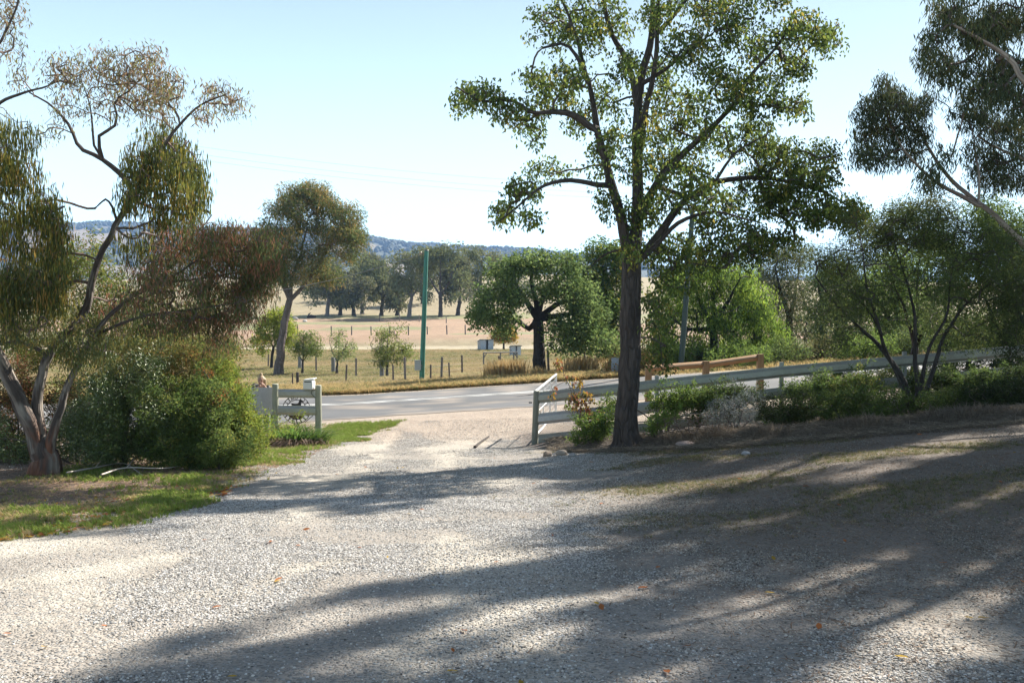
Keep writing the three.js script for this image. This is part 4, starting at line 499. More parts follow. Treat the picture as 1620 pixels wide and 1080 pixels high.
{ // left gate wing with its round cut-out sign, letterbox and board
  const g = thing('gate_wing', 'two pale posts joined by steel rails left of the driveway mouth', 'fence', gateL.a), tA = at(435, 607, DL), tB = at(503, 609, DL + 0.1), pc = [0.36, 0.365, 0.28];
  roundPost(g, gateL.a, tA.y - gateL.a.y, 0.088, pc); roundPost(g, gateL.b, tB.y - gateL.b.y, 0.088, pc);
  for (const [y0, y1] of [[615, 629], [641, 656.5]]) { const q = at(440, y1, DL - 0.02), r = at(499, y1 + 0.5, DL + 0.08); rail(g, V(q.x, q.y, q.z), V(r.x, r.y, r.z), (y1 - y0) / FOCAL * DL, [0.5, 0.5, 0.47]); }
  const lb = new MB(true), brA = at(498, 617, DL - 0.05), brB = at(492, 622, DL - 0.05); tube(lb, [brA, at(494, 616, DL - 0.05), brB, at(499, 630, DL - 0.05)], [0.012, 0.012, 0.012, 0.012], 6, [0.12, 0.12, 0.09]); lb.build('bracket', M.plain, g);
  // round sign behind the rails
  const c = at(468.5, 648, DL + 0.22), R = 0.36, sg = thing('round_sign', 'round cut-out metal name sign hung behind the gate rails', 'sign', V(c.x, c.y - R, c.z)), blk = [0.03, 0.028, 0.027];
  const ring = (rad, nm) => { const q = new MB(), pts = []; for (let i = 0; i <= 40; i++) pts.push(V(c.x + Math.cos(i / 20 * Math.PI) * rad, c.y + Math.sin(i / 20 * Math.PI) * rad, c.z)); tube(q, pts, pts.map(() => 0.010), 6, blk, { cap: false }); q.build(nm, M.plain, sg); };
  ring(R, 'outer_ring'); ring(R * 0.7, 'inner_ring');
  const font = await new FontLoader().loadAsync('fonts/droid/droid_sans_bold.typeface.json');
  const word = 'ELLOMEL', dark = new THREE.MeshStandardMaterial({ color: new THREE.Color(0.03, 0.028, 0.027), roughness: 0.7 });
  [...word].forEach((ch, i) => { const t = new TextGeometry(ch, { font, size: 0.085, depth: 0.012, curveSegments: 3, bevelEnabled: false }); t.computeBoundingBox(); const bb = t.boundingBox; t.translate(-(bb.min.x + bb.max.x) / 2, R * 0.74, 0); t.rotateZ((3 - i) * 0.33); t.rotateY(Math.PI); t.translate(c.x - sg.position.x, c.y - sg.position.y, c.z - sg.position.z); const m = new THREE.Mesh(t, dark); m.name = 'letter'; shade(m); sg.add(m); });
  for (let i = 0; i < 9; i++) { const a = Math.PI + (i + 0.5) / 9 * Math.PI, q = new MB(); tube(q, [V(c.x + Math.cos(a) * R * 0.7, c.y + Math.sin(a) * R * 0.7, c.z), V(c.x + Math.cos(a + 0.06) * R, c.y + Math.sin(a + 0.06) * R, c.z)], [0.016, 0.016], 5, blk); q.build('strut', M.plain, sg); }
  const seg = new THREE.Shape(); seg.absarc(0, 0, R * 0.7, Math.PI * 1.16, Math.PI * 1.84); const sGeo = new THREE.ExtrudeGeometry(seg, { depth: 0.012, bevelEnabled: false }); sGeo.translate(c.x - sg.position.x, c.y - sg.position.y, c.z - sg.position.z - 0.006); const sm = new THREE.Mesh(sGeo, new THREE.MeshStandardMaterial({ color: new THREE.Color(0.07, 0.035, 0.025), roughness: 0.8 })); sm.name = 'base_plate'; shade(sm); sg.add(sm);
  const hs = new THREE.Shape(); [[-0.10, -0.05], [-0.09, 0.01], [-0.12, 0.03], [-0.1, 0.06], [-0.05, 0.05], [0.0, 0.05], [0.04, 0.06], [0.07, 0.12], [0.10, 0.15], [0.13, 0.13], [0.17, 0.10], [0.16, 0.08], [0.12, 0.09], [0.11, 0.04], [0.10, -0.01], [0.15, -0.05], [0.13, -0.07], [0.08, -0.03], [0.06, -0.1], [0.03, -0.1], [0.04, -0.01], [-0.04, -0.01], [-0.06, -0.09], [-0.09, -0.1]].forEach(([x, y], i) => i ? hs.lineTo(x, y) : hs.moveTo(x, y)); const hG = new THREE.ExtrudeGeometry(hs, { depth: 0.01, bevelEnabled: false }); hG.scale(1.15, 1.15, 1); hG.translate(c.x - sg.position.x, c.y - sg.position.y + 0.1, c.z - sg.position.z - 0.005); const hm = new THREE.Mesh(hG, dark); hm.name = 'animal_silhouette'; shade(hm); sg.add(hm);
  for (const [x0, y0, x1, y1] of [[440, 658, 462, 650], [497, 655, 482, 668]]) { const q = new MB(); tube(q, [at(x0, y0, DL + 0.2), at(x1, y1, DL + 0.2)], [0.01, 0.01], 5, blk); q.build('stay', M.plain, sg); }
  // letterbox on the top rail
  const m0 = at(489, 614.5, DL + 0.1), mbx = thing('letterbox', 'white metal letterbox with a rounded lid on the gate rail', 'letterbox', m0), shp = new THREE.Shape(); shp.moveTo(-0.115, 0); shp.lineTo(0.115, 0); shp.lineTo(0.115, 0.16); shp.quadraticCurveTo(0.1, 0.235, 0, 0.235); shp.quadraticCurveTo(-0.1, 0.235, -0.115, 0.16); shp.closePath();
  const bg = new THREE.ExtrudeGeometry(shp, { depth: 0.34, bevelEnabled: true, bevelSize: 0.006, bevelThickness: 0.006, bevelSegments: 2 }); bg.translate(0, 0, -0.17); const wm = new THREE.MeshStandardMaterial({ color: new THREE.Color(0.72, 0.72, 0.7), roughness: 0.5 }); const bm = new THREE.Mesh(bg, wm); bm.name = 'box'; mbx.add(bm);
  const lid = new THREE.Mesh(new RoundedBoxGeometry(0.27, 0.025, 0.4, 2, 0.01), wm); lid.name = 'lid'; lid.position.set(0.02, 0.245, 0); lid.rotation.z = 0.12; mbx.add(lid); const slot = new THREE.Mesh(new THREE.BoxGeometry(0.18, 0.025, 0.01), new THREE.MeshStandardMaterial({ color: 0x14130f })); slot.name = 'slot'; slot.position.set(0, 0.185, 0.176); mbx.add(slot); shade(mbx);
  // grey board left of the posts
  const q0 = at(393, 650, DL + 0.3), q1 = at(431, 613, DL + 0.25), wv = q1.x - q0.x, hv = q1.y - q0.y, bd = thing('notice_board', 'back of a plain grey board fixed beside the left gate post', 'sign', V((q0.x + q1.x) / 2, q0.y - 0.35, q0.z)); const bmB = new MB(true); box(bmB, V((q0.x + q1.x) / 2, (q0.y + q1.y) / 2 - 0.05, q0.z), [wv, hv + 0.1, 0.018], [0.5, 0.51, 0.53], 0.05); bmB.build('panel', M.white, bd); for (const x of [q0.x + 0.06, q1.x - 0.05]) { const gy = H(x, -q0.z); const lm = new MB(true); box(lm, V(x, (gy + q1.y) / 2 - 0.07, q0.z - 0.035), [0.05, q1.y - gy - 0.1, 0.045], [0.2, 0.2, 0.19], 0.05); lm.build('leg', M.steel, bd); }
}
{ // timber rail fence by the road
  const px = [1026, 1117, 1203], D = [28.9, 28.7, 28.5], tp = [577, 571, 560], F = px.map((x, i) => footPx(x, D[i])), g = thing('timber_rail_fence', 'short orange-brown timber rail fence between steel fence and road', 'fence', F[0]), oc = [0.34, 0.205, 0.105], T = px.map((x, i) => at(x, tp[i], D[i]));
  F.forEach((p, i) => { const mb = new MB(true), h = T[i].y - p.y; box(mb, V(p.x, p.y + h / 2 - 0.1, p.z), [0.17, h + 0.2, 0.15], oc, 0.1); mb.build('post', M.wood, g); });
  for (let i = 0; i < 2; i++) { const a = V(T[i].x + 0.086, T[i].y - 0.1, T[i].z), b = V(T[i + 1].x - 0.086, T[i + 1].y - 0.1, T[i + 1].z), mb = new MB(true), d = b.clone().sub(a); const n = 8; const c0 = []; for (let k = 0; k <= n; k++) c0.push(a.clone().addScaledVector(d, k / n)); tube(mb, c0, c0.map(() => 0.095), 4, oc, { rough: 0.04 }); mb.build('rail', M.wood, g); }
}
{ // green service pole, its meter box, second pole and the lines
  const D = 48, b = footPx(667, D), t = at(674.5, 397, D), g = thing('green_power_pole', 'slim green service pole on the roadside verge', 'pole', b), mb = new MB(true); tube(mb, [up(b, -0.3), b, b.clone().lerp(t, 0.5), t], [0.125, 0.125, 0.115, 0.1], 14, [0.06, 0.215, 0.16]); mb.build('shaft', M.paint, g);
  const c = at(661, 578, D - 0.1), bx = new MB(true); box(bx, c, [0.3, 0.46, 0.2], [0.42, 0.45, 0.46]); const mbox = bx.build('meter_box', M.white, g); const lid = new MB(true); box(lid, V(c.x, c.y + 0.245, c.z), [0.34, 0.03, 0.24], [0.35, 0.38, 0.38]); lid.build('box_lid', M.white, mbox, g.position); const st = new MB(true); box(st, V(c.x + 0.17, c.y, c.z), [0.1, 0.08, 0.1], [0.2, 0.2, 0.2]); st.build('clamp', M.white, mbox, g.position);
  { const ins = new MB(true); tube(ins, [V(t.x - 0.14, t.y - 0.12, t.z), V(t.x - 0.3, t.y - 0.12, t.z)], [0.03, 0.03], 6, [0.2, 0.2, 0.2]); const brk = ins.build('bracket', M.steel, g); const k = new MB(true); tube(k, [V(t.x - 0.28, t.y - 0.2, t.z), V(t.x - 0.28, t.y - 0.1, t.z), V(t.x - 0.28, t.y - 0.02, t.z)], [0.05, 0.07, 0.04], 8, [0.4, 0.3, 0.22]); k.build('insulator', M.white, brk, g.position); const cp = new MB(true); tube(cp, [t, up(t, 0.05)], [0.115, 0.1], 12, [0.2, 0.22, 0.21]); cp.build('pole_cap', M.steel, g); }
  const D2 = 41, b2 = footPx(1077, D2), t2 = at(1097, 322, D2), g2 = thing('grey_green_power_pole', 'grey-green power pole half hidden behind the tall tree foliage', 'pole', b2), m2 = new MB(true); tube(m2, [up(b2, -0.3), b2, b2.clone().lerp(t2, 0.5), t2], [0.12, 0.12, 0.11, 0.1], 14, [0.05, 0.075, 0.065]); m2.build('shaft', M.paint, g2); const ar = new MB(true); box(ar, up(t2, -0.25), [1.5, 0.1, 0.1], [0.2, 0.17, 0.14], 0.6); ar.build('crossarm', M.wood, g2);
  const line = (a, b, sag, r, label) => { const pts = []; for (let i = 0; i <= 24; i++) { const t = i / 24, p = a.clone().lerp(b, t); p.y -= sag * 4 * t * (1 - t); pts.push(p); } const q = new MB(); tube(q, pts, pts.map(() => r), 5, [0.22, 0.22, 0.23], { cap: false }); tag(q.build('power_line', M.plain), label, 'cable', 'overhead lines'); };
  line(at(673, 400, D), at(300, 470, 70), 0.6, 0.017, 'service cable running left from the green pole top');
  line(at(200, 215, 70), at(1180, 296, 92), 1.0, 0.009, 'uppermost of three thin wires crossing the sky'); line(at(200, 227, 70), at(1180, 308, 92), 1.0, 0.009, 'middle of three thin wires crossing the sky'); line(at(200, 236, 70), at(1180, 316, 92), 1.0, 0.009, 'lowest of three thin wires crossing the sky');
}
{ // paddock fences: posts and wires
  const wireM = M.steel, fence = (label, list, h, r, col, wires) => {
    const F = list.map(([x, y]) => ground(x, y)), g = thing('post_and_wire_fence', label, 'fence', F[0]);
    F.forEach((p, i) => roundPost(g, p, h * (0.9 + 0.2 * hash(i, 3, 7)) * (list[i][2] || 1), r * (list[i][3] || 1), jit(col, rng(i + 40), 0.3), M.wood, 'post', { sides: 7, lean: [(hash(i, 5, 2) - 0.5) * 0.12, 0] }));
    for (let k = 0; k < wires; k++) { const q = new MB(); for (let i = 0; i + 1 < F.length; i++) tube(q, [up(F[i], h * (0.85 - k * 0.28)), up(F[i + 1], h * (0.85 - k * 0.28))], [0.005, 0.005], 3, [0.3, 0.3, 0.3], { cap: false }); q.build('wire', wireM, g); } return g;
  };
  fence('roadside post and wire fence passing behind the green pole', [[424, 581], [500, 588], [563, 597], [641, 602], [698, 599], [731, 592], [790, 590], [868, 590], [925, 588]], 1.15, 0.06, [0.17, 0.145, 0.13], 3);
  fence('low outer fence of short stakes along the verge grass', [[547, 603], [622, 603], [681, 602], [711, 597]], 0.75, 0.045, [0.13, 0.11, 0.1], 1);
  fence('paddock fence below the brown field', [[470, 528], [524, 531], [556, 530], [587, 530], [616, 530], [646, 530], [676, 529], [707, 529], [736, 529]], 1.25, 0.09, [0.14, 0.12, 0.11], 2);
  fence('fence along the foot of the far gum row', [[600, 508], [632, 508], [663, 509], [706, 511], [740, 511]], 1.2, 0.09, [0.2, 0.17, 0.15], 1);
  for (const [x, y, label] of [[474, 583, 'stout grey guard post left of the first sapling'], [527, 589, 'stout grey guard post left of the pale sapling'], [604, 597, 'stout grey guard post left of the widest sapling']]) { const p = ground(x, y), g = thing('guard_post', label, 'post', p, 'guard posts beside the saplings'); const stump = roundPost(g, p, 1.05, 0.14, [0.27, 0.26, 0.26], M.wood, 'stump', { sides: 9 }); const q = new MB(); tube(q, [up(p, 0.9), up(p, 0.96)], [0.15, 0.15], 9, [0.3, 0.3, 0.3]); q.build('wire_tie', M.steel, stump, g.position); }
  const p = ground(466, 611), g = thing('marker_post_pair', 'pair of short dark posts on the verge behind the letterbox', 'post', p); roundPost(g, V(p.x - 0.1, p.y, p.z), 0.62, 0.035, [0.12, 0.09, 0.08], M.wood, 'post', { sides: 8 }); roundPost(g, V(p.x + 0.14, p.y, p.z + 0.05), 0.66, 0.07, [0.07, 0.055, 0.05], M.wood, 'post', { sides: 8 });
  const gb = footPx(973, 41), bo = thing('grey_roadside_box', 'small grey service box at the verge left of the dark trunk', 'box', gb), mb = new MB(true); box(mb, up(gb, 0.35), [0.28, 0.7, 0.26], [0.36, 0.4, 0.46]); mb.build('cabinet', M.white, bo); const l = new MB(true); box(l, up(gb, 0.715), [0.32, 0.03, 0.3], [0.3, 0.33, 0.38]); l.build('cap', M.white, bo);
}
function shed(px, py, w, h, dep, label, col, turn) {
  const p = ground(px, py), g = thing('tin_shed', label, 'shed', p, 'tin sheds in the paddock'); const cs = Math.cos(turn), sn = Math.sin(turn), o = (x, y, z) => V(p.x + x * cs + z * sn, p.y + y, p.z - x * sn + z * cs);
  const wall = (nm, a, b, c, d, cl) => { const q = new MB(true), n = 10; for (let i = 0; i < n; i++) { const t0 = i / n, t1 = (i + 1) / n, z = i % 2 ? 0.015 : 0; const P0 = a.clone().lerp(b, t0), P1 = a.clone().lerp(b, t1), P2 = d.clone().lerp(c, t1), P3 = d.clone().lerp(c, t0); const nrm = b.clone().sub(a).cross(V(0, 1, 0)).normalize().multiplyScalar(z); const v = [P0, P1, P2, P3].map(e => q.vert(e.x + nrm.x, e.y, e.z + nrm.z, ...cl, 0, 0)); q.tri(v[0], v[1], v[2]); q.tri(v[0], v[2], v[3]); const u = [P0, P1, P2, P3].map(e => q.vert(e.x - nrm.x - 0.02 * sn, e.y, e.z - 0.02 * cs, ...cl, 0, 0)); q.tri(u[0], u[2], u[1]); q.tri(u[0], u[3], u[2]); } q.build(nm, M.white, g); };
  const x = w / 2, z = dep / 2, hb = h * 0.82; wall('front_wall', o(-x, -0.05, z), o(-x * 0.12, -0.05, z), o(-x * 0.12, h, z), o(-x, h, z), col); wall('front_wall', o(x * 0.2, -0.05, z), o(x, -0.05, z), o(x, h, z), o(x * 0.2, h, z), col); wall('side_wall', o(x, -0.05, z), o(x, -0.05, -z), o(x, hb, -z), o(x, h, z), col); wall('side_wall', o(-x, -0.05, -z), o(-x, -0.05, z), o(-x, h, z), o(-x, hb, -z), col); wall('back_wall', o(x, -0.05, -z), o(-x, -0.05, -z), o(-x, hb, -z), o(x, hb, -z), col);
  const r = new MB(true), e = 0.12, v = [o(-x - e, h + 0.04, z + 0.2), o(x + e, h + 0.04, z + 0.2), o(x + e, hb - 0.02, -z - e), o(-x - e, hb - 0.02, -z - e)], a = v.map(q => r.vert(q.x, q.y, q.z, 0.66, 0.67, 0.68, 0, 0)), b = v.map(q => r.vert(q.x, q.y + 0.05, q.z, 0.66, 0.67, 0.68, 0, 0)); r.tri(b[0], b[1], b[2]); r.tri(b[0], b[2], b[3]); r.tri(a[0], a[2], a[1]); r.tri(a[0], a[3], a[2]); for (let i = 0; i < 4; i++) { const j = (i + 1) % 4; r.tri(a[i], a[j], b[j]); r.tri(a[i], b[j], b[i]); } r.build('roof', M.white, g);
}
shed(768, 553, 1.65, 1.2, 1.5, 'larger pale tin shed with a dark doorway in the paddock', [0.6, 0.62, 0.66], 0.25); shed(815, 562, 1.0, 1.0, 1.1, 'smaller tin shed half hidden by the round-crowned tree', [0.62, 0.66, 0.72], 0.2);
{ // open timber frame in the paddock
  const A = ground(765, 578), B = ground(818, 577), g = thing('timber_trellis', 'low open frame of grey poles in the paddock', 'trellis', A), c = [0.2, 0.19, 0.18], h = 1.0, bar = (nm, a, b, r) => { const q = new MB(true); tube(q, [a, b], [r, r], 6, c); q.build(nm, M.wood, g); };
  for (const t of [0, 0.5, 0.9, 1]) { const p = A.clone().lerp(B, t); bar('upright', up(p, -0.1), up(p, h), 0.055); } bar('top_bar', up(A, h), up(B, h), 0.055); bar('brace', up(A, h * 0.6), up(A.clone().lerp(B, 0.1), h), 0.04); bar('brace', up(B, h * 0.6), up(B.clone().lerp(A, 0.1), h), 0.04);
}
{ // far field: a dead log and two pale rocks
  const p = ground(492, 503), g = thing('dead_log', 'dark forked dead log lying in the brown field', 'log', p), c = [0.06, 0.05, 0.045], q = new MB(true); tube(q, [V(p.x - 0.7, p.y + 0.1, p.z), V(p.x, p.y + 0.35, p.z), V(p.x + 0.9, p.y + 0.25, p.z + 0.3)], [0.3, 0.32, 0.2], 9, c, { rough: 0.4 }); q.build('trunk', M.bark, g); const q2 = new MB(true); tube(q2, [V(p.x - 0.5, p.y + 0.2, p.z), V(p.x - 0.45, p.y + 0.7, p.z + 0.1), V(p.x - 0.1, p.y + 1.0, p.z)], [0.2, 0.15, 0.07], 7, c, { rough: 0.4 }); q2.build('broken_limb', M.bark, g);
}
const rockGeo = s => { const g = new THREE.IcosahedronGeometry(1, 2), P = g.attributes.position; for (let i = 0; i < P.count; i++) { const x = P.getX(i), y = P.getY(i), z = P.getZ(i), k = 0.72 + 0.5 * fbm(x * 1.3 + z * 0.7 + s, y * 1.3 + z + s, s, 3); P.setXYZ(i, x * k, y * k, z * k); } g.computeVertexNormals(); return g; };
function rock(px, py, w, h, label, col, s) { const p = ground(px, py), m = new THREE.Mesh(rockGeo(s), new THREE.MeshStandardMaterial({ color: new THREE.Color(...col), roughness: 0.95, map: patina })); m.name = numbered('rock'); m.scale.set(w / 2, h / 2, w / 2.4); m.rotation.y = s; m.position.copy(up(p, h * 0.28)); shade(m); tag(m, label, 'rock', 'loose rocks'); scene.add(m); }
rock(466, 506, 1.3, 0.7, 'pale rock in the brown field beside the tall gum trunk', [0.36, 0.33, 0.3], 3); rock(482, 509, 1.0, 0.5, 'small pale rock in the brown field below the dead log', [0.5, 0.48, 0.45], 4);
rock(866, 722, 0.22, 0.14, 'brown rock at the foot of the right gate post', [0.26, 0.2, 0.15], 5); rock(888, 720, 0.26, 0.16, 'larger tan rock right of the gate post rock', [0.36, 0.3, 0.24], 6); rock(906, 722, 0.2, 0.1, 'flat grey rock nearest the tall tree base', [0.33, 0.31, 0.29], 7); rock(1085, 706, 0.5, 0.14, 'flat pinkish stone under the shrubs right of the tall tree', [0.34, 0.26, 0.23], 8); rock(1180, 720, 0.16, 0.1, 'small grey stone at the edge of the shaded bed', [0.35, 0.34, 0.34], 9);
{ const m = [ground(751, 709), ground(762, 700), ground(773, 692)].map(p => up(p, 0.03)), q = new MB(true); tube(q, catmull(m, 0.1), catmull(m, 0.1).map((_, i, a) => mix(0.035, 0.022, i / a.length)), 7, [0.07, 0.055, 0.045], { rough: 0.3 }); tag(q.build('fallen_stick', M.bark), 'dark fallen stick lying on the driveway left of the gate post', 'stick'); }
{ // person leaning over the board
  const D = 26.6, head = at(413.5, 602, D), gnd = foot(head.x, D), g = thing('person', 'fair-haired person in a dark top bending over the grey board', 'person', gnd), hy = head.y - gnd.y;
  const cap = (p, a, b, r0, r1) => { const abx = b[0] - a[0], aby = b[1] - a[1], abz = b[2] - a[2], t = clamp(((p[0] - a[0]) * abx + (p[1] - a[1]) * aby + (p[2] - a[2]) * abz) / (abx * abx + aby * aby + abz * abz)); return Math.hypot(p[0] - a[0] - abx * t, p[1] - a[1] - aby * t, p[2] - a[2] - abz * t) - mix(r0, r1, t); };
  const sm = (a, b, k) => { const h = clamp(0.5 + 0.5 * (b - a) / k); return mix(b, a, h) - k * h * (1 - h); };
  const march = (name, f, cx, half, res, col) => { const mc = new MarchingCubes(res, M.skin, false, false, 120000); mc.isolation = 0; mc.field.fill(-1); const hs = res / 2; for (let k = 1; k < res - 1; k++) for (let j = 1; j < res - 1; j++) for (let i = 1; i < res - 1; i++) mc.field[k * res * res + j * res + i] = -f([cx[0] + (i - hs) / hs * half, cx[1] + (j - hs) / hs * half, cx[2] + (k - hs) / hs * half]); mc.update(); const n = mc.count, p = mc.positionArray.slice(0, n * 3), nn = mc.normalArray.slice(0, n * 3), c = new Float32Array(n * 3); for (let i = 0; i < n; i++) { for (let q = 0; q < 3; q++) p[i * 3 + q] = p[i * 3 + q] * half + cx[q]; c.set(col, i * 3); } const geo = new THREE.BufferGeometry(); geo.setAttribute('position', new THREE.BufferAttribute(p, 3)); geo.setAttribute('normal', new THREE.BufferAttribute(nn, 3)); geo.setAttribute('color', new THREE.BufferAttribute(c, 3)); return geo; };
  const h0 = hy, J = { hip: [0, 0.88, -0.12], sh: [0, h0 - 0.2, -0.06], neck: [0, h0 - 0.09, 0.02], sl: [-0.2, h0 - 0.14, -0.03], sr: [0.16, h0 - 0.19, -0.05], el: [-0.29, h0 - 0.24, 0.17], er: [0.26, h0 - 0.34, 0.14], wl: [-0.02, h0 - 0.16, 0.27], wr: [0.11, h0 - 0.11, 0.21] };
  const fingers = (p, w, dir) => { let d = cap(p, w, [w[0] + dir * 0.05, w[1] + 0.03, w[2] + 0.02], 0.034, 0.036); for (let i = 0; i < 4; i++) d = Math.min(d, cap(p, [w[0] + dir * 0.06, w[1] + 0.005 + i * 0.019, w[2] + 0.02], [w[0] + dir * (0.115 + (i === 1 || i === 2 ? 0.015 : 0)), w[1] + 0.0 + i * 0.022, w[2] - 0.005], 0.010, 0.008)); return Math.min(d, cap(p, [w[0] + dir * 0.02, w[1] + 0.04, w[2]], [w[0] + dir * 0.05, w[1] + 0.085, w[2] - 0.01], 0.011, 0.009)); };
  const arms = p => { let d = cap(p, J.sl, J.el, 0.05, 0.042); d = sm(d, cap(p, J.sr, J.er, 0.05, 0.042), 0.02); d = sm(d, cap(p, J.el, J.wl, 0.04, 0.028), 0.03); return sm(d, cap(p, J.er, J.wr, 0.04, 0.028), 0.03); };
  const torso = p => { let d = cap(p, J.hip, [0, h0 - 0.5, -0.08], 0.15, 0.145); d = sm(d, cap(p, [-0.14, h0 - 0.21, -0.07], [0.11, h0 - 0.25, -0.08], 0.1, 0.1), 0.12); return sm(d, cap(p, [-0.08, 0.9, -0.12], [0.08, 0.9, -0.12], 0.14, 0.14), 0.1); };
  const legs = p => { let d = cap(p, [-0.09, 0.86, -0.12], [-0.1, 0.46, -0.08], 0.1, 0.062); d = Math.min(d, cap(p, [-0.1, 0.46, -0.08], [-0.1, 0.08, -0.12], 0.06, 0.04)); d = Math.min(d, cap(p, [0.09, 0.86, -0.12], [0.1, 0.46, -0.08], 0.1, 0.062)); d = Math.min(d, cap(p, [0.1, 0.46, -0.08], [0.1, 0.08, -0.12], 0.06, 0.04)); for (const s of [-1, 1]) d = Math.min(d, cap(p, [s * 0.1, 0.045, -0.15], [s * 0.11, 0.035, 0.06], 0.045, 0.038)); return d; };
  const headF = p => { const q = [p[0], p[1] - h0, p[2] - 0.06]; let d = (Math.hypot(q[0] / 0.078, (q[1] - 0.005) / 0.112, q[2] / 0.098) - 1) * 0.085; d = sm(d, cap(p, [0, h0 - 0.07, 0.075], [0, h0 - 0.04, 0.1], 0.05, 0.045), 0.03); d = sm(d, cap(p, [0, h0 + 0.0, 0.15], [0, h0 - 0.035, 0.172], 0.009, 0.014), 0.012); for (const s of [-1, 1]) { d = sm(d, cap(p, [s * 0.078, h0 - 0.02, 0.05], [s * 0.084, h0 + 0.015, 0.045], 0.012, 0.014), 0.008); d = Math.max(d, -cap(p, [s * 0.03, h0 + 0.005, 0.158], [s * 0.034, h0 + 0.005, 0.156], 0.012, 0.012)); } d = Math.max(d, -cap(p, [-0.022, h0 - 0.068, 0.152], [0.022, h0 - 0.068, 0.152], 0.006, 0.006)); return d; };
  const bodyF = p => sm(sm(sm(torso(p), legs(p), 0.05), arms(p), 0.04), cap(p, J.sh, J.neck, 0.055, 0.05), 0.04), skin = [0.36, 0.195, 0.125]; const face = geo => { const p = geo.attributes.position, c = geo.attributes.color; for (let i = 0; i < p.count; i++) { const x = Math.abs(p.getX(i)), y = p.getY(i) - h0, z = p.getZ(i); if (z > 0.11 && Math.hypot(x - 0.032, (y - 0.005) * 1.5) < 0.014) c.setXYZ(i, 0.03, 0.025, 0.02); else if (z > 0.11 && x < 0.032 && Math.abs(y + 0.068) < 0.008) c.setXYZ(i, 0.24, 0.07, 0.06); else if (z > 0.1 && x > 0.016 && x < 0.05 && Math.abs(y - 0.03) < 0.005) c.setXYZ(i, 0.09, 0.06, 0.04); } return geo; };
  const body = mergeGeometries([march('b', bodyF, [0, h0 * 0.5, 0], h0 * 0.56, 92, skin), face(march('h', headF, [0, h0, 0.06], 0.17, 72, skin)), march('hl', p => fingers(p, J.wl, 1), [J.wl[0] + 0.05, J.wl[1] + 0.03, J.wl[2]], 0.12, 44, skin), march('hr', p => fingers(p, J.wr, -1), [J.wr[0] - 0.05, J.wr[1] + 0.03, J.wr[2]], 0.12, 44, skin)]); mesh('body', body, M.skin, g);
  const sleeve = p => Math.min(cap(p, J.sl, [-0.265, h0 - 0.21, 0.11], 0.072, 0.068), cap(p, J.sr, [0.23, h0 - 0.29, 0.08], 0.068, 0.066));
  mesh('dark_top', march('t', p => sm(torso(p) - 0.02, sleeve(p), 0.03), [0, h0 - 0.4, 0], 0.62, 60, [0.012, 0.014, 0.012]), M.skin, g); mesh('trousers', march('l', p => Math.max(legs(p) - 0.016, 0.09 - p[1], p[1] - 0.9), [0, 0.5, -0.08], 0.55, 60, [0.05, 0.06, 0.1]), M.skin, g);
  mesh('hair', march('hr', p => { let d = (Math.hypot(p[0] / 0.098, (p[1] - h0 - 0.03) / 0.112, (p[2] - 0.03) / 0.108) - 1) * 0.1; d = Math.max(d, -((Math.hypot(p[0] / 0.085, (p[1] - h0 + 0.05) / 0.125, (p[2] - 0.17) / 0.115) - 1) * 0.09)); d = sm(d, cap(p, [-0.02, h0 + 0.14, 0.02], [-0.01, h0 + 0.165, 0.02], 0.05, 0.045), 0.02); d = sm(d, cap(p, [0.08, h0 + 0.02, 0.02], [0.1, h0 - 0.13, 0.03], 0.05, 0.035), 0.03); return d + 0.006 * (vnoise(p[0] * 90, p[1] * 20 + p[2] * 60, 3) - 0.5); }, [0, h0 + 0.02, 0.03], 0.24, 56, [0.34, 0.235, 0.125]), M.skin, g);
}
console.log('things done');

// ------------------------------------------------------------------ shrubs, clumps and ground plants
// a shrub: stems from one foot into clumps of fine leaves; list in picture units [px, py, rx, ry, tips]
function shrub(name, label, seed, D, footpx, list, o) {
  const base = footPx(footpx, D), T = new Tree(seed), g = thing(name, label, o.cat || 'shrub', base, o.group), r = T.r, b = base.clone(); b.y -= 0.06;
  const cx = list.reduce((s, q) => s + q[0], 0) / list.length, cy = list.reduce((s, q) => s + q[1], 0) / list.length;
  list.slice(0, 6).forEach((q, i) => T.limb([b, at(mix(footpx, q[0], 0.5), mix(cy, q[1], 0.5) + (o.low || 12), D + (hash(i, seed, 5) - 0.5) * 0.5), at(q[0], q[1], D + (hash(i, seed, 6) - 0.5) * 0.9)], o.r0 || 0.022, 0.006, { sides: 6, col: o.bark || [0.08, 0.065, 0.05], step: 0.15 }));
  const pts = clumps(r, D, list.map((q, i) => [...q, (hash(i, seed, 2) - 0.5) * (o.deep || 0.8), o.rz || 0.6]), o.k || 1).filter(p => p.y > H(p.x, -p.z) + 0.06);
  { const n = Math.round(pts.length * (o.shoots === undefined ? 0.09 : o.shoots)); for (let i = 0; i < n; i++) { const p = pts[Math.floor(r() * pts.length)], m = at(cx, cy + 20, D), d = p.clone().sub(m).normalize(); d.y = Math.abs(d.y) * 0.8 + 0.25; const e = p.clone().addScaledVector(d, 0.12 + 0.32 * r()); if (e.y > H(e.x, -e.z) + 0.08) pts.push(e); } }
  const tips = T.grow(pts, { seg: 0.12, wob: 0.03 }); T.wood(g, [M.twig, M.twig], { col: o.bark || [0.08, 0.065, 0.05], twigCol: o.bark || [0.08, 0.065, 0.05], tip: o.tip || 0.0028, twigSides: 3, names: () => 'stem' });
  if (o.n) { const mb = new MB(); leaves(mb, tips, r, { n: o.n, spread: o.spread, len: o.len, wid: o.wid, droop: o.droop || 0, strand: o.strand || 0, pal: o.pal, vary: 0.3 }); mb.build('foliage', o.mat || M.leaf, g).userData.kind = 'stuff'; } return g;
}
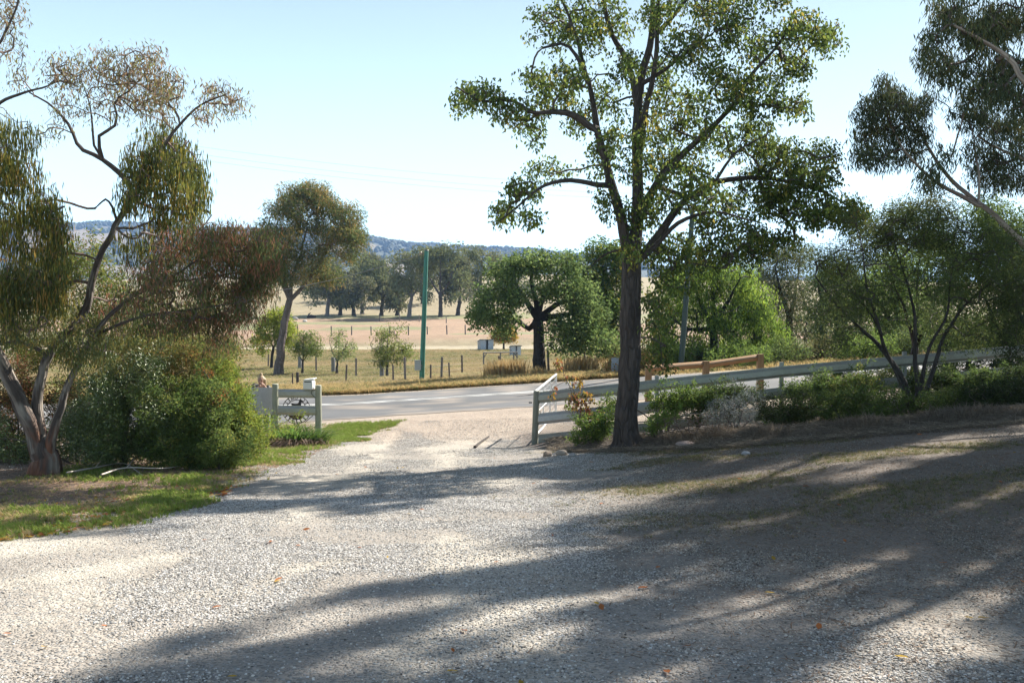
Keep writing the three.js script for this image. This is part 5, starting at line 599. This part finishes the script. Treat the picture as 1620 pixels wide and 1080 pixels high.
const fineG = [[4, [0.085, 0.12, 0.034]], [3, [0.125, 0.17, 0.042]], [1, [0.2, 0.22, 0.05]]], brightG = [[4, [0.17, 0.23, 0.045]], [3, [0.24, 0.28, 0.05]], [1, [0.3, 0.26, 0.06]]];
const hedge = 'shrubs massed behind the grass strip on the left';
shrub('fine_leaved_shrub', 'large dark fine-leaved shrub right of the leaning gum trunk', 701, 17.8, 195, [[165, 640, 46, 50, 130], [215, 620, 46, 44, 120], [150, 700, 46, 40, 120], [210, 705, 54, 38, 150], [185, 580, 36, 26, 50], [245, 665, 36, 40, 90], [235, 580, 30, 20, 26]], { n: 60, spread: 0.14, len: 0.05, wid: 0.02, pal: fineG, deep: 1.2, rz: 0.8, shoots: 0.22, mat: M.gloss, group: hedge });
shrub('rounded_green_shrub', 'mid green shrub in front of the sunlit yellow-green one', 707, 17.3, 300, [[285, 660, 40, 36, 110], [325, 655, 36, 36, 110], [275, 710, 44, 30, 110], [330, 705, 46, 34, 130], [300, 620, 30, 22, 46], [365, 715, 34, 26, 80], [340, 620, 22, 20, 26]], { n: 56, spread: 0.13, len: 0.05, wid: 0.022, pal: [[4, [0.1, 0.15, 0.04]], [3, [0.15, 0.2, 0.05]], [1, [0.23, 0.24, 0.06]]], deep: 1.0, rz: 0.6, shoots: 0.25, group: hedge });
shrub('feathery_shrub', 'feathery olive shrub rising behind the dark and mid green ones', 708, 18.9, 290, [[260, 560, 44, 26, 60], [310, 560, 40, 28, 60], [345, 580, 30, 30, 50], [290, 600, 50, 30, 70], [240, 610, 40, 30, 50]], { n: 40, spread: 0.17, len: 0.06, wid: 0.016, pal: [[3, [0.15, 0.17, 0.05]], [2, [0.22, 0.2, 0.06]], [1, [0.28, 0.15, 0.06]]], deep: 1.0, rz: 0.6, shoots: 0.3, group: hedge });
shrub('yellow_green_shrub', 'sunlit yellow-green shrub at the left gate wing', 702, 18.6, 378, [[358, 608, 22, 30, 70], [374, 648, 24, 36, 90], [366, 668, 36, 38, 100], [392, 700, 28, 28, 90], [340, 590, 26, 24, 40], [398, 680, 18, 24, 50]], { n: 48, spread: 0.14, len: 0.05, wid: 0.019, pal: brightG, deep: 0.9, rz: 0.6, shoots: 0.25, group: hedge });
shrub('russet_shrub', 'loose russet-tinged shrub behind the leaning gum stems', 703, 19.5, 30, [[20, 600, 40, 40, 80], [50, 640, 40, 40, 80], [0, 660, 40, 46, 80], [30, 700, 46, 36, 90], [110, 650, 36, 50, 70]], { n: 46, spread: 0.16, len: 0.05, wid: 0.02, pal: [[3, [0.09, 0.1, 0.035]], [2, [0.26, 0.1, 0.055]], [1, [0.24, 0.17, 0.06]]], rz: 0.6, group: hedge });
shrub('wispy_shrub', 'tall wispy green shrub behind the fan of gum twigs', 704, 21, 200, [[120, 430, 36, 40, 60], [170, 460, 40, 40, 70], [210, 500, 40, 36, 70], [130, 500, 40, 36, 70], [95, 400, 30, 40, 36], [150, 400, 24, 36, 24], [260, 540, 50, 26, 70], [330, 555, 50, 22, 70], [190, 550, 50, 26, 70], [60, 560, 50, 30, 60], [230, 600, 60, 30, 60], [140, 610, 60, 30, 60], [290, 510, 50, 24, 60], [330, 470, 40, 30, 40], [250, 460, 40, 30, 40], [60, 470, 50, 46, 60], [25, 530, 50, 40, 50], [100, 540, 40, 36, 40]], { n: 36, spread: 0.2, len: 0.06, wid: 0.026, r0: 0.03, pal: [[3, [0.12, 0.16, 0.045]], [2, [0.2, 0.22, 0.05]], [1, [0.28, 0.17, 0.06]]], rz: 0.7, low: 60, group: hedge });
shrub('red_tipped_shrub', 'small orange-tipped shrub poking out of the sunlit hedge', 705, 17.2, 345, [[342, 632, 16, 10, 14], [352, 625, 10, 8, 8], [325, 590, 12, 8, 6]], { n: 22, spread: 0.1, len: 0.035, wid: 0.012, pal: [[3, [0.36, 0.13, 0.05]], [1, [0.3, 0.24, 0.06]]], rz: 0.3, group: hedge });
shrub('low_dark_shrub', 'low dark shrub at the far left behind the gum trunk', 706, 18.3, 120, [[110, 690, 40, 40, 110], [140, 660, 40, 40, 90], [20, 720, 50, 30, 90], [-20, 690, 40, 40, 70]], { n: 50, spread: 0.14, len: 0.046, wid: 0.018, pal: fineG, rz: 0.6, mat: M.gloss, group: hedge });
// right bed
const bed = 'plants in the garden bed along the steel rail fence';
shrub('leafy_bush', 'lush green bush between right gate post and tall tree', 711, 21.3, 938, [[935, 675, 28, 26, 60], [955, 668, 22, 22, 44], [922, 690, 20, 14, 24], [950, 692, 24, 12, 26]], { n: 26, spread: 0.09, len: 0.05, wid: 0.026, pal: [[4, [0.1, 0.16, 0.035]], [2, [0.16, 0.22, 0.05]], [1, [0.06, 0.1, 0.025]]], rz: 0.34, deep: 0.4, group: bed });
shrub('leafy_bush', 'dark green bush lit on top just right of the tall trunk', 712, 22, 1055, [[1045, 632, 26, 18, 40], [1080, 628, 26, 18, 40], [1060, 645, 40, 16, 44], [970, 640, 22, 20, 30]], { n: 26, spread: 0.1, len: 0.05, wid: 0.03, pal: [[4, [0.09, 0.14, 0.03]], [2, [0.15, 0.2, 0.045]]], rz: 0.4, deep: 0.4, group: bed });
shrub('leafy_bush', 'low light green bush at the right foot of the tall tree', 713, 20.6, 1040, [[1040, 668, 20, 14, 34], [1055, 660, 18, 12, 26], [1030, 680, 12, 10, 14]], { n: 24, spread: 0.08, len: 0.045, wid: 0.026, pal: [[4, [0.13, 0.2, 0.045]], [2, [0.18, 0.25, 0.06]]], rz: 0.25, deep: 0.3, group: bed });
shrub('silver_shrub', 'rounded grey-blue shrub below the timber rail fence end', 714, 20.8, 1165, [[1140, 650, 34, 22, 54], [1180, 640, 34, 22, 60], [1205, 655, 26, 18, 34], [1160, 668, 44, 14, 40]], { n: 30, spread: 0.09, len: 0.04, wid: 0.012, pal: [[4, [0.2, 0.22, 0.21]], [2, [0.14, 0.16, 0.14]], [1, [0.26, 0.27, 0.26]]], rz: 0.45, deep: 0.4, bark: [0.13, 0.11, 0.1], group: bed, mat: M.leafDim });
shrub('dead_twig_bush', 'tangle of bare brown twigs right of the tall tree base', 715, 19.9, 1090, [[1070, 672, 30, 18, 60], [1110, 672, 34, 20, 70], [1150, 685, 34, 14, 50]], { n: 3, spread: 0.1, len: 0.05, wid: 0.012, pal: [[1, [0.17, 0.12, 0.08]]], rz: 0.45, bark: [0.14, 0.1, 0.075], group: bed });
[[1250, 'low dark shrub under the second fence post from the timber fence', 20.4, 646, 0], [1335, 'green ground shrub left of the many-stemmed tree foot', 20.2, 638, 1], [1395, 'leafy low shrub at the left foot of the many-stemmed tree', 20.0, 642, 2], [1495, 'low shrub right of the many-stemmed tree foot', 20.0, 640, 1], [1565, 'dark low shrub near the right end of the bed', 19.8, 632, 0], [1620, 'last dark shrub of the bed at the picture edge', 19.8, 620, 0]].forEach(([px, label, D, y, p], i) => shrub('ground_shrub', label, 720 + i, D, px, [[px - 22, y, 30, 22, 70], [px + 18, y - 6, 32, 24, 76], [px, y + 16, 44, 16, 60]], { n: 30, spread: 0.1, len: 0.05, wid: 0.018, pal: [[[3, [0.045, 0.06, 0.025]], [1, [0.08, 0.1, 0.035]]], [[3, [0.07, 0.1, 0.03]], [1, [0.12, 0.16, 0.045]]], [[3, [0.09, 0.13, 0.035]], [1, [0.1, 0.12, 0.05]]]][p], rz: 0.45, deep: 0.5, group: bed, mat: M.leafDim }));
// bushes tucked under and behind the rails
[[1105, 22.3, 622, 'green bush under the rails left of the timber fence end', 1], [1150, 22.4, 618, 'dark bush under the lower rail behind the silver shrub', 0], [1290, 22.3, 606, 'green bush under the rails past the second fence post', 1], [1360, 22.3, 602, 'leafy bush under the rails left of the many-stemmed tree', 2], [1480, 22.3, 596, 'bush under the rails right of the many-stemmed tree', 0], [1550, 22.3, 592, 'broad bush under the rails near the dark edge tree', 1], [1610, 22.3, 588, 'rightmost bush under the rails', 0], [1320, 26, 594, 'bush behind the steel fence left of the many-stemmed tree', 1], [1415, 26, 586, 'bush behind the steel fence seen through the many stems', 2], [1500, 26, 578, 'bush behind the steel fence right of the many stems', 1], [1575, 26, 572, 'dark bush behind the steel fence near the edge tree', 0], [1640, 26, 566, 'bush behind the steel fence at the picture edge', 0]].forEach(([px, D, y, label, p], i) => shrub('rail_bush', label, 740 + i, D, px, [[px - 20, y + 8, 30, 16, 56], [px + 20, y + 8, 30, 16, 56], [px, y + 28, 44, 18, 70], [px + 6, y, 20, 10, 22]], { n: 28, spread: 0.11, len: 0.055, wid: 0.022, pal: [[[3, [0.055, 0.08, 0.03]], [1, [0.09, 0.12, 0.04]]], [[3, [0.09, 0.135, 0.04]], [1, [0.15, 0.2, 0.05]]], [[3, [0.12, 0.17, 0.045]], [1, [0.2, 0.19, 0.06]]]][p], rz: 0.4, deep: 0.5, group: bed }));
// low growth along the far side of the road
const farG = 'shrubs along the far side of the road';
[[1000, 0, 566, 'low russet-leaved shrub at the far verge just left of the timber fence', 3], [1050, 1, 562, 'green verge shrub behind the left timber post', 0], [1110, 2, 560, 'verge shrub behind the middle timber post', 1], [1170, 0, 556, 'bright verge shrub behind the right timber post', 0], [1235, 1, 552, 'verge shrub right of the timber fence', 1], [1300, 2, 548, 'olive verge shrub past the timber fence', 2], [1370, 0, 542, 'pale verge shrub behind the left stems', 0], [1440, 1, 536, 'verge shrub directly behind the many-stemmed tree', 1], [1510, 2, 530, 'verge shrub right of the many stems', 1], [1580, 0, 524, 'last verge shrub before the picture edge', 2], [1640, 1, 520, 'verge shrub behind the dark edge tree', 2]].forEach(([px, q, y, label, p], i) => shrub('verge_shrub', label, 760 + i, 41.5 + q * 1.2 + i * 0.1, px, [[px - 24, y + 14, 30, 20, 50], [px + 24, y + 12, 30, 22, 50], [px, y + 30, 44, 18, 60], [px, y, 24, 16, 30]], { n: 27, spread: 0.3, len: 0.11, wid: 0.045, r0: 0.05, tip: 0.006, pal: [[[3, [0.16, 0.23, 0.05]], [1, [0.11, 0.16, 0.04]]], [[3, [0.1, 0.14, 0.045]], [1, [0.16, 0.2, 0.06]]], [[3, [0.14, 0.145, 0.06]], [1, [0.2, 0.17, 0.08]]], [[2, [0.34, 0.16, 0.06]], [2, [0.2, 0.2, 0.06]], [1, [0.4, 0.28, 0.07]]]][p], rz: 1.0, deep: 0.8, group: farG }));
// autumn sapling before the rails
{ const D = D0 - 0.35, base = footPx(922, D), T = new Tree(731), g = thing('autumn_sapling', 'thin sapling with yellow and red leaves before the steel rails', 'sapling', base), b = up(base, -0.08), o = { sides: 6, col: [0.17, 0.14, 0.12], step: 0.08 };
  T.limb([b, ...L(D, 0, [919, 670], [912, 640], [905, 622], [896, 600], [885, 575], [880, 568])], 0.018, 0.005, o); T.limb(L(D, -0.2, [912, 640], [906, 612], [906, 596]), 0.01, 0.004, o); T.limb(L(D, 0.2, [914, 650], [928, 632], [938, 620]), 0.01, 0.004, o); T.limb(L(D, -0.2, [916, 660], [932, 650], [945, 655]), 0.01, 0.004, o);
  const tips = T.grow(clumps(T.r, D, [[884, 576, 9, 8, 9], [906, 603, 16, 12, 14], [922, 628, 22, 14, 26], [936, 650, 20, 16, 24], [905, 638, 16, 12, 14], [876, 622, 6, 10, 4], [945, 668, 16, 10, 12]].map(q => [...q, 0, 0.25])), { seg: 0.08, wob: 0.02 }); T.wood(g, [M.twig, M.twig], { col: o.col, twigCol: [0.2, 0.13, 0.1], tip: 0.003, names: () => 'stem' });
  const mb = new MB(); leaves(mb, tips, T.r, { n: 9, spread: 0.07, len: 0.085, wid: 0.032, droop: 0.4, pal: [[3, [0.4, 0.26, 0.05]], [2, [0.08, 0.09, 0.03]], [2, [0.32, 0.12, 0.06]], [1, [0.18, 0.2, 0.05]]], vary: 0.3 }); mb.build('foliage', M.leaf, g).userData.kind = 'stuff'; }
// strap-leaved clumps
function strap(label, px, D, n, h, R, pal, seed, thatch, group) {
  const base = footPx(px, D), r = rng(seed), g = thing('strap_leaved_plant', label, 'plant', base, group), mb = new MB(), dead = new MB();
  const blade = (m, x, z, az, ln, wd, arch, c) => { const o = V(x, H(x, -z) - 0.02, z), sx = -Math.sin(az), sz = Math.cos(az); let last = -1; for (let i = 0; i <= 5; i++) { const t = i / 5, out = ln * (arch * t * t + 0.22 * t), y = ln * (t * (1.05 - arch * 0.55 * t) - arch * 0.25 * t * t * t), w = wd * (1 - t * t * 0.9) * 0.5, p = V(o.x + Math.cos(az) * out, o.y + Math.max(y, -0.02), o.z + Math.sin(az) * out); const a = m.vert(p.x + sx * w, p.y + w * 0.35, p.z + sz * w, ...c), b = m.vert(p.x, p.y, p.z, ...c), d = m.vert(p.x - sx * w, p.y + w * 0.35, p.z - sz * w, ...c); if (last >= 0) { for (const k of [0, 1]) { m.tri(last + k, a + k, last + k + 1); m.tri(a + k, a + k + 1, last + k + 1); } } last = a; } };
  for (let i = 0; i < n; i++) { const a = r() * 6.28, q = Math.sqrt(r()) * R, az = a + (r() - 0.5) * 1.4; blade(mb, base.x + Math.cos(a) * q, base.z + Math.sin(a) * q * 0.6, az, h * (0.7 + 0.5 * r()), 0.032, 0.35 + 0.5 * r(), jit(pal[Math.floor(r() * pal.length)], r, 0.25)); }
  mb.build('leaf_clump', M.leaf, g).userData.kind = 'stuff';
  if (thatch) { for (let i = 0; i < thatch; i++) { const a = r() * 6.28, q = Math.sqrt(r()) * R * 1.05; blade(dead, base.x + Math.cos(a) * q, base.z + Math.abs(Math.sin(a)) * q * 0.5 + 0.12, a * 0.3 + 0.9 + r(), h * (0.45 + 0.5 * r()), 0.02, 1.0 + 0.3 * r(), jit([0.26, 0.19, 0.14], r, 0.4)); } dead.build('dead_thatch', M.dry, g).userData.kind = 'stuff'; }
}
const agap = [[0.1, 0.18, 0.035], [0.16, 0.25, 0.05], [0.07, 0.12, 0.03]], darkS = [[0.04, 0.065, 0.025], [0.06, 0.085, 0.03]];
strap('bright green strappy clump under the round sign', 455, 23.6, 260, 0.72, 0.6, agap, 801, 240, 'strappy plants at the gate wing'); strap('strappy clump with brown thatch at the right post of the gate wing', 490, 23.8, 180, 0.6, 0.42, agap, 802, 200, 'strappy plants at the gate wing');
strap('dark strappy clump next to the silver shrub', 1262, 20.9, 130, 0.62, 0.4, darkS, 803, 0, bed); strap('spiky dark clump under the steel fence gap', 1322, 21, 90, 0.55, 0.3, darkS, 804, 0, bed); strap('dark strappy clump right of the many-stemmed tree', 1520, 20.8, 140, 0.6, 0.5, darkS, 805, 0, bed); strap('darkest strappy clump at the right end of the bed', 1590, 20.6, 140, 0.6, 0.5, darkS, 806, 0, bed); strap('small bright strappy tuft beside the silver shrub', 1222, 20.6, 34, 0.34, 0.14, [[0.14, 0.22, 0.05]], 807, 0, bed);
// tall dry grass clumps on the far verge
function grassClump(label, px, py, w, h, n, col, seed) { const base = ground(px, py), r = rng(seed), g = thing('dry_grass_clump', label, 'grass', base, 'tall dry grass on the far verge'), mb = new MB(); for (let i = 0; i < n; i++) { const x = base.x + (r() + r() - 1) * w / 2, d = -base.z + (r() - 0.5) * 1.4, y = H(x, d), c = jit(col, r, 0.3), hh = h * (0.5 + 0.6 * r()), lx = (r() - 0.5) * 0.5 * hh, lz = (r() - 0.5) * 0.5 * hh, a = r() * 3.14, wx = Math.cos(a) * 0.012, wz = Math.sin(a) * 0.012; const i0 = mb.vert(x - wx, y - 0.03, -d - wz, ...c), i1 = mb.vert(x + wx, y - 0.03, -d + wz, ...c), i2 = mb.vert(x + lx * 0.4 + wx * 1.3, y + hh * 0.6, -d + lz * 0.4 + wz, ...c), i3 = mb.vert(x + lx, y + hh, -d + lz, ...c); mb.tri(i0, i1, i2); mb.tri(i0, i2, i3); } mb.build('stalks', M.dry, g).userData.kind = 'stuff'; }
const straw = [0.48, 0.35, 0.175]; grassClump('wide golden grass clump below the open timber frame', 800, 597, 2.2, 0.85, 1500, straw, 811); grassClump('golden grass clump right of the round-crowned tree trunk', 915, 591, 1.5, 0.8, 900, straw, 812); grassClump('golden grass clump against the dark tree shade', 945, 590, 1.1, 0.75, 700, straw, 813); grassClump('sparse pale grass by the grey roadside box', 965, 592, 1.0, 0.6, 300, [0.5, 0.4, 0.24], 814); grassClump('thin grass at the foot of the round-crowned tree', 850, 596, 1.1, 0.5, 260, straw, 815);

// ------------------------------------------------------------------ uncountable ground cover
function scatter(name, label, cat, geo, mat, N, place, seed) { // place(r) -> [x, d, sx, sy, sz, turn, tilt, lift, r, g, b] or null
  const r = rng(seed), im = new THREE.InstancedMesh(geo, mat, N), m4 = new THREE.Matrix4(), q = new THREE.Quaternion(), e = new THREE.Euler(), c = new THREE.Color(), s = V(), p = V(); let n = 0;
  for (let tries = 0; n < N && tries < N * 40; tries++) { const a = place(r); if (!a) continue; p.set(a[0], H(a[0], a[1]) + a[7], -a[1]); e.set(a[6], a[5], a[6] * 0.6); m4.compose(p, q.setFromEuler(e), s.set(a[2], a[3], a[4])); im.setMatrixAt(n, m4); im.setColorAt(n, c.setRGB(a[8], a[9], a[10])); n++; }
  im.count = n; im.name = name; im.castShadow = im.receiveShadow = true; tag(im, label, cat, null, 'stuff'); scene.add(im); return im;
}
const flatM = new THREE.MeshStandardMaterial({ roughness: 0.95 }), bladeM = new THREE.MeshPhysicalMaterial({ roughness: 1, transmission: 0.4, thickness: 0, side: THREE.DoubleSide, specularIntensity: 0.12 });
const inView = (x, d, m = 1.5) => Math.abs(x) < d * 0.53 + m;
{ const pg = new THREE.IcosahedronGeometry(1, 0), Pp = pg.attributes.position; for (let i = 0; i < Pp.count; i++) { const k = 0.75 + 0.5 * hash(Math.round(Pp.getX(i) * 9), Math.round(Pp.getY(i) * 9 + Pp.getZ(i) * 77), 5); Pp.setXYZ(i, Pp.getX(i) * k, Pp.getY(i) * k * 0.7, Pp.getZ(i) * k); } pg.computeVertexNormals();
  const place = (d0, d1, s0, s1) => r => { const d = d0 + (d1 - d0) * Math.pow(r(), 0.62), x = (r() * 2 - 1) * (d * 0.54 + 0.8); if (!inView(x, d, 0.8)) return null; const [g, l, b] = cover(x, d); if (r() < Math.max(g, l, b) * 0.93 || r() < bare(x, d) * 0.95 || r() < 0.5 * bank(x, d) || r() < moss(x, d) * 0.6) return null; const pat = fbm(x * 0.9, d * 0.7, 151, 3); if (r() > smooth(0.36, 0.6, pat) * 0.95 + 0.06) return null; const s = s0 + (s1 - s0) * Math.pow(r(), 2.4), t = (0.07 + 0.58 * Math.pow(r(), 0.85)) * mix(1, 0.5, bank(x, d)), w = (r() - 0.45) * 0.1; return [x, d, s * (0.8 + 0.5 * r()), s * (0.6 + 0.3 * r()), s, r() * 6.28, (r() - 0.5) * 0.6, s * 0.3, t * (1.04 + w), t * (0.985 + w * 0.2 - 0.06 * bank(x, d)), t * (0.91 - w - 0.16 * bank(x, d))]; };
  scatter('gravel', 'loose grey and tan gravel stones covering the yard', 'gravel', pg, flatM, 260000, place(3.6, 13, 0.003, 0.0105), 821); scatter('fine_gravel', 'finer gravel spread along the driveway towards the road', 'gravel', pg, flatM, 150000, place(12, 29, 0.0045, 0.0115), 822); }
{ // grass: bent blades in small tufts
  const tuft = (n, seed, lean, w) => { const mb = new MB(), r = rng(seed); for (let i = 0; i < n; i++) { const a = r() * 6.28, ox = (r() - 0.5) * 0.5, oz = (r() - 0.5) * 0.5, h = 0.6 + 0.5 * r(), l = lean * (0.5 + r()), wx = -Math.sin(a) * w, wz = Math.cos(a) * w, c = [1, 1, 1]; const i0 = mb.vert(ox - wx, -0.05, oz - wz, ...c), i1 = mb.vert(ox + wx, -0.05, oz + wz, ...c), i2 = mb.vert(ox + Math.cos(a) * l * 0.35 + wx * 0.8, h * 0.6, oz + Math.sin(a) * l * 0.35 + wz * 0.8, ...c), i3 = mb.vert(ox + Math.cos(a) * l * 0.35 - wx * 0.8, h * 0.6, oz + Math.sin(a) * l * 0.35 - wz * 0.8, ...c), i4 = mb.vert(ox + Math.cos(a) * l, h * 0.95, oz + Math.sin(a) * l, ...c); mb.tri(i0, i1, i2); mb.tri(i0, i2, i3); mb.tri(i3, i2, i4); } const g = mb.geo(); g.deleteAttribute('color'); return g; };
  const T1 = tuft(9, 5, 0.7, 0.05), T2 = tuft(8, 9, 0.9, 0.03);
  scatter('lawn_grass', 'short green and straw grass strip along the driveway left side', 'grass', T1, bladeM, 26000, r => { const d = 8.5 + 21 * Math.pow(r(), 0.8), x = table(grassEdge, d) + 0.6 - Math.pow(r(), 1.2) * 4.2; if (!inView(x, d, 0.6)) return null; const [g, l] = cover(x, d); if (r() > g * (1 - l * 0.75) || r() < smooth(0.56, 0.4, fbm(x * 0.7, d * 0.7, 165, 3)) * 0.9) return null; const lush = fbm(x * 0.9, d * 0.9, 161, 3), s = (0.04 + 0.06 * r() * r()) * (0.5 + lush), dry = r() < (0.12 + smooth(0.6, 0.42, lush) * 0.65) * mix(1, 0.4, smooth(15, 20, d)), k = 0.75 + 0.5 * r(); return [x, d, s, s * (dry ? 0.8 : 0.9), s, r() * 6.28, (r() - 0.5) * 0.3, 0, (dry ? 0.42 : 0.22) * k, (dry ? 0.33 : 0.285) * k, (dry ? 0.17 : 0.06) * k]; }, 831);
  scatter('moss_grass', 'thin worn grass growing through the shaded gravel', 'grass', T2, bladeM, 6000, r => { const d = 9 + 12 * r(), x = -1 + 13 * r(); if (!inView(x, d, 0.6)) return null; if (r() > moss(x, d) * 0.9 || cover(x, d)[2] > 0.5) return null; const s = 0.025 + 0.025 * r(), k = 0.7 + 0.5 * r(), dry = r() < 0.45; return [x, d, s * 1.6, s * 0.8, s * 1.6, r() * 6.28, 0, 0, (dry ? 0.3 : 0.13) * k, (dry ? 0.24 : 0.15) * k, (dry ? 0.13 : 0.045) * k]; }, 832);
  scatter('verge_grass', 'dry straw-coloured grass along the far road verge', 'grass', T2, bladeM, 26000, r => { const x = -30 + 55 * r(), d = nearEdge(x) + ROADW + 0.5 + 7.5 * Math.pow(r(), 1.6); if (!inView(x, d, 1) || r() < smooth(4, 7, x) * 0.9) return null; const s = 0.12 + 0.2 * r() * r(), k = 0.75 + 0.45 * r(), gr = r() < 0.2; return [x, d, s * 1.6, s, s * 1.6, r() * 6.28, 0, 0, (gr ? 0.2 : 0.5) * k, (gr ? 0.23 : 0.37) * k, (gr ? 0.08 : 0.17) * k]; }, 833);
  scatter('paddock_grass', 'short dry and green pasture grass of the near paddock', 'grass', T2, bladeM, 60000, r => { const d = 44 + 78 * Math.pow(r(), 0.75), x = (r() * 2 - 1) * d * 0.4 - d * 0.1; const s = 0.14 + 0.16 * r(), k = 0.75 + 0.45 * r(), gr = r() < smooth(0.44, 0.66, fbm(x * 0.11, d * 0.11, 13, 3)) * 0.5; return [x, d, s * 2.2, s * 0.55, s * 2.2, r() * 6.28, 0, 0, (gr ? 0.19 : 0.38) * k, (gr ? 0.205 : 0.3) * k, (gr ? 0.07 : 0.155) * k]; }, 834);
  // straw and twigs
  const st = new THREE.CylinderGeometry(0.5, 0.35, 1, 4, 1); st.rotateZ(Math.PI / 2);
  const bedPlace = r => { const x = 0.8 + 11.5 * r(), d = table(bedEdge, x) - 0.55 + 3.2 * Math.pow(r(), 1.5); if (!inView(x, d, 0.5)) return null; const l = 0.08 + 0.34 * r() * r(), k = 0.3 + 0.9 * r() * r(), w = 0.004 + 0.004 * r(); return [x, d, l, w, w, r() * 6.28, (r() - 0.3) * 0.7, 0.02 + 0.06 * r(), 0.36 * k, 0.29 * k, 0.21 * k]; };
  scatter('dry_straw', 'dry stalks and twigs strewn along the front of the garden bed', 'twigs', st, flatM, 14000, bedPlace, 841);
  scatter('bark_litter', 'brown leaf and bark fragments over the shaded slope on the right', 'leaf litter', st, flatM, 16000, r => { const d = 5 + 14 * r(), x = -0.6 + 11.5 * r(); if (!inView(x, d, 0.4) || r() > smooth(-0.6, 2.6, x - 0.12 * d + 0.6) * (0.35 + fbm(x, d, 181, 3))) return null; const l = 0.015 + 0.07 * r() * r(), k = 0.35 + 0.9 * r() * r(), w = 0.004 + 0.006 * r(); return [x, d, l, w * 0.6, w, r() * 6.28, (r() - 0.4) * 0.4, 0.012, 0.32 * k, 0.21 * k, 0.14 * k]; }, 845);
  scatter('dead_grass', 'tufts of dead grey-brown grass at the front of the garden bed', 'grass', T2, bladeM, 2600, r => { const x = 2.4 + 9.5 * r(), d = table(bedEdge, x) + 0.1 + 1.6 * r(); if (!inView(x, d, 0.5)) return null; const s = 0.06 + 0.2 * r() * smooth(0.4, 0.75, fbm(x * 1.2, d, 171, 2)), k = 0.55 + 0.6 * r(); return [x, d, s, s, s, r() * 6.28, (r() - 0.5) * 0.5, 0, 0.24 * k, 0.2 * k, 0.155 * k]; }, 842);
  scatter('leaf_litter', 'fallen bark and dry leaves under the shrubs on the left', 'leaf litter', st, flatM, 12000, r => { const d = 11 + 14 * r(), x = table(litterEdge, d) + 0.9 - 4.5 * r(); if (!inView(x, d, 0.5)) return null; const l = 0.03 + 0.13 * r() * r(), k = 0.5 + 0.7 * r(), w = 0.006 + 0.008 * r(); return [x, d, l, w * 0.5, w, r() * 6.28, (r() - 0.4) * 0.4, 0.012, 0.36 * k, 0.23 * k, 0.15 * k]; }, 843);
  const lf = new MB(); const lc = [1, 1, 1]; { const ids = [[0, 0, -1], [0.55, 0.12, -0.2], [0.35, 0.2, 0.6], [0, 0.05, 1], [-0.4, 0.18, 0.5], [-0.55, 0.1, -0.25]].map(q => lf.vert(q[0], q[1], q[2], ...lc)); for (let i = 1; i < 5; i++) lf.tri(ids[0], ids[i], ids[i + 1]); } const lg = lf.geo(); lg.deleteAttribute('color');
  scatter('autumn_leaves', 'orange and yellow leaves fallen on the grass edge and gravel', 'leaf litter', lg, bladeM, 900, r => { const far = r() < 0.3, d = far ? 5 + 16 * r() : 9.6 + 5 * Math.pow(r(), 1.4), x = far ? (r() * 2 - 1) * d * 0.52 : table(grassEdge, d) + 0.35 - 2.2 * r() * r() + (fbm(d, 3, 5, 2) - 0.5); if (!inView(x, d, 0.4) || (far && r() > 0.22)) return null; const s = 0.018 + 0.022 * r(), k = 0.7 + 0.5 * r(), y = r(); return [x, d, s, s, s * 1.2, r() * 6.28, (r() - 0.5) * 0.7, 0.014, (y < 0.6 ? 0.42 : 0.46) * k, (y < 0.6 ? 0.15 : 0.3) * k, 0.05 * k]; }, 844);
}
{ // bleached dead branches at the foot of the left shrubs
  [[ [[105, 742], [150, 735], [190, 728], [225, 742]], [[150, 735], [170, 720], [185, 716]], 'bleached forked dead branch beside the leaning gum foot' ], [ [[160, 748], [200, 740], [250, 738], [290, 728]], [[200, 740], [215, 725], [212, 712]], 'bleached dead branch lying under the dark shrub' ]].forEach(([a, b, label], i) => { const pos = q => up(ground(q[0], q[1] + 14), 0.05 + 0.1 * hash(q[0], q[1], 3)), A = a.map(pos), g = thing('dead_branch', label, 'branch', A[0], 'bleached branches under the shrubs'); const m = new MB(true), p = catmull(A, 0.08); tube(m, p, p.map((_, k) => mix(0.016, 0.005, k / p.length)), 6, [0.42, 0.37, 0.32], { rough: 0.3 }); m.build('stem', M.twig, g); const n = new MB(true), q = catmull([A[1], up(pos(b[1]), 0.12), up(pos(b[2]), 0.22)], 0.06); tube(n, q, q.map((_, k) => mix(0.011, 0.004, k / q.length)), 5, [0.42, 0.37, 0.32], { rough: 0.3 }); n.build('fork', M.twig, g); });
}
console.log('plants done');

{ let n = 0; scene.traverse(o => { if (o.isMesh && !o.isInstancedMesh) n += (o.geometry.index ? o.geometry.index.count : o.geometry.attributes.position.count) / 3; }); console.log('triangles', Math.round(n)); }
renderer.render(scene, camera);
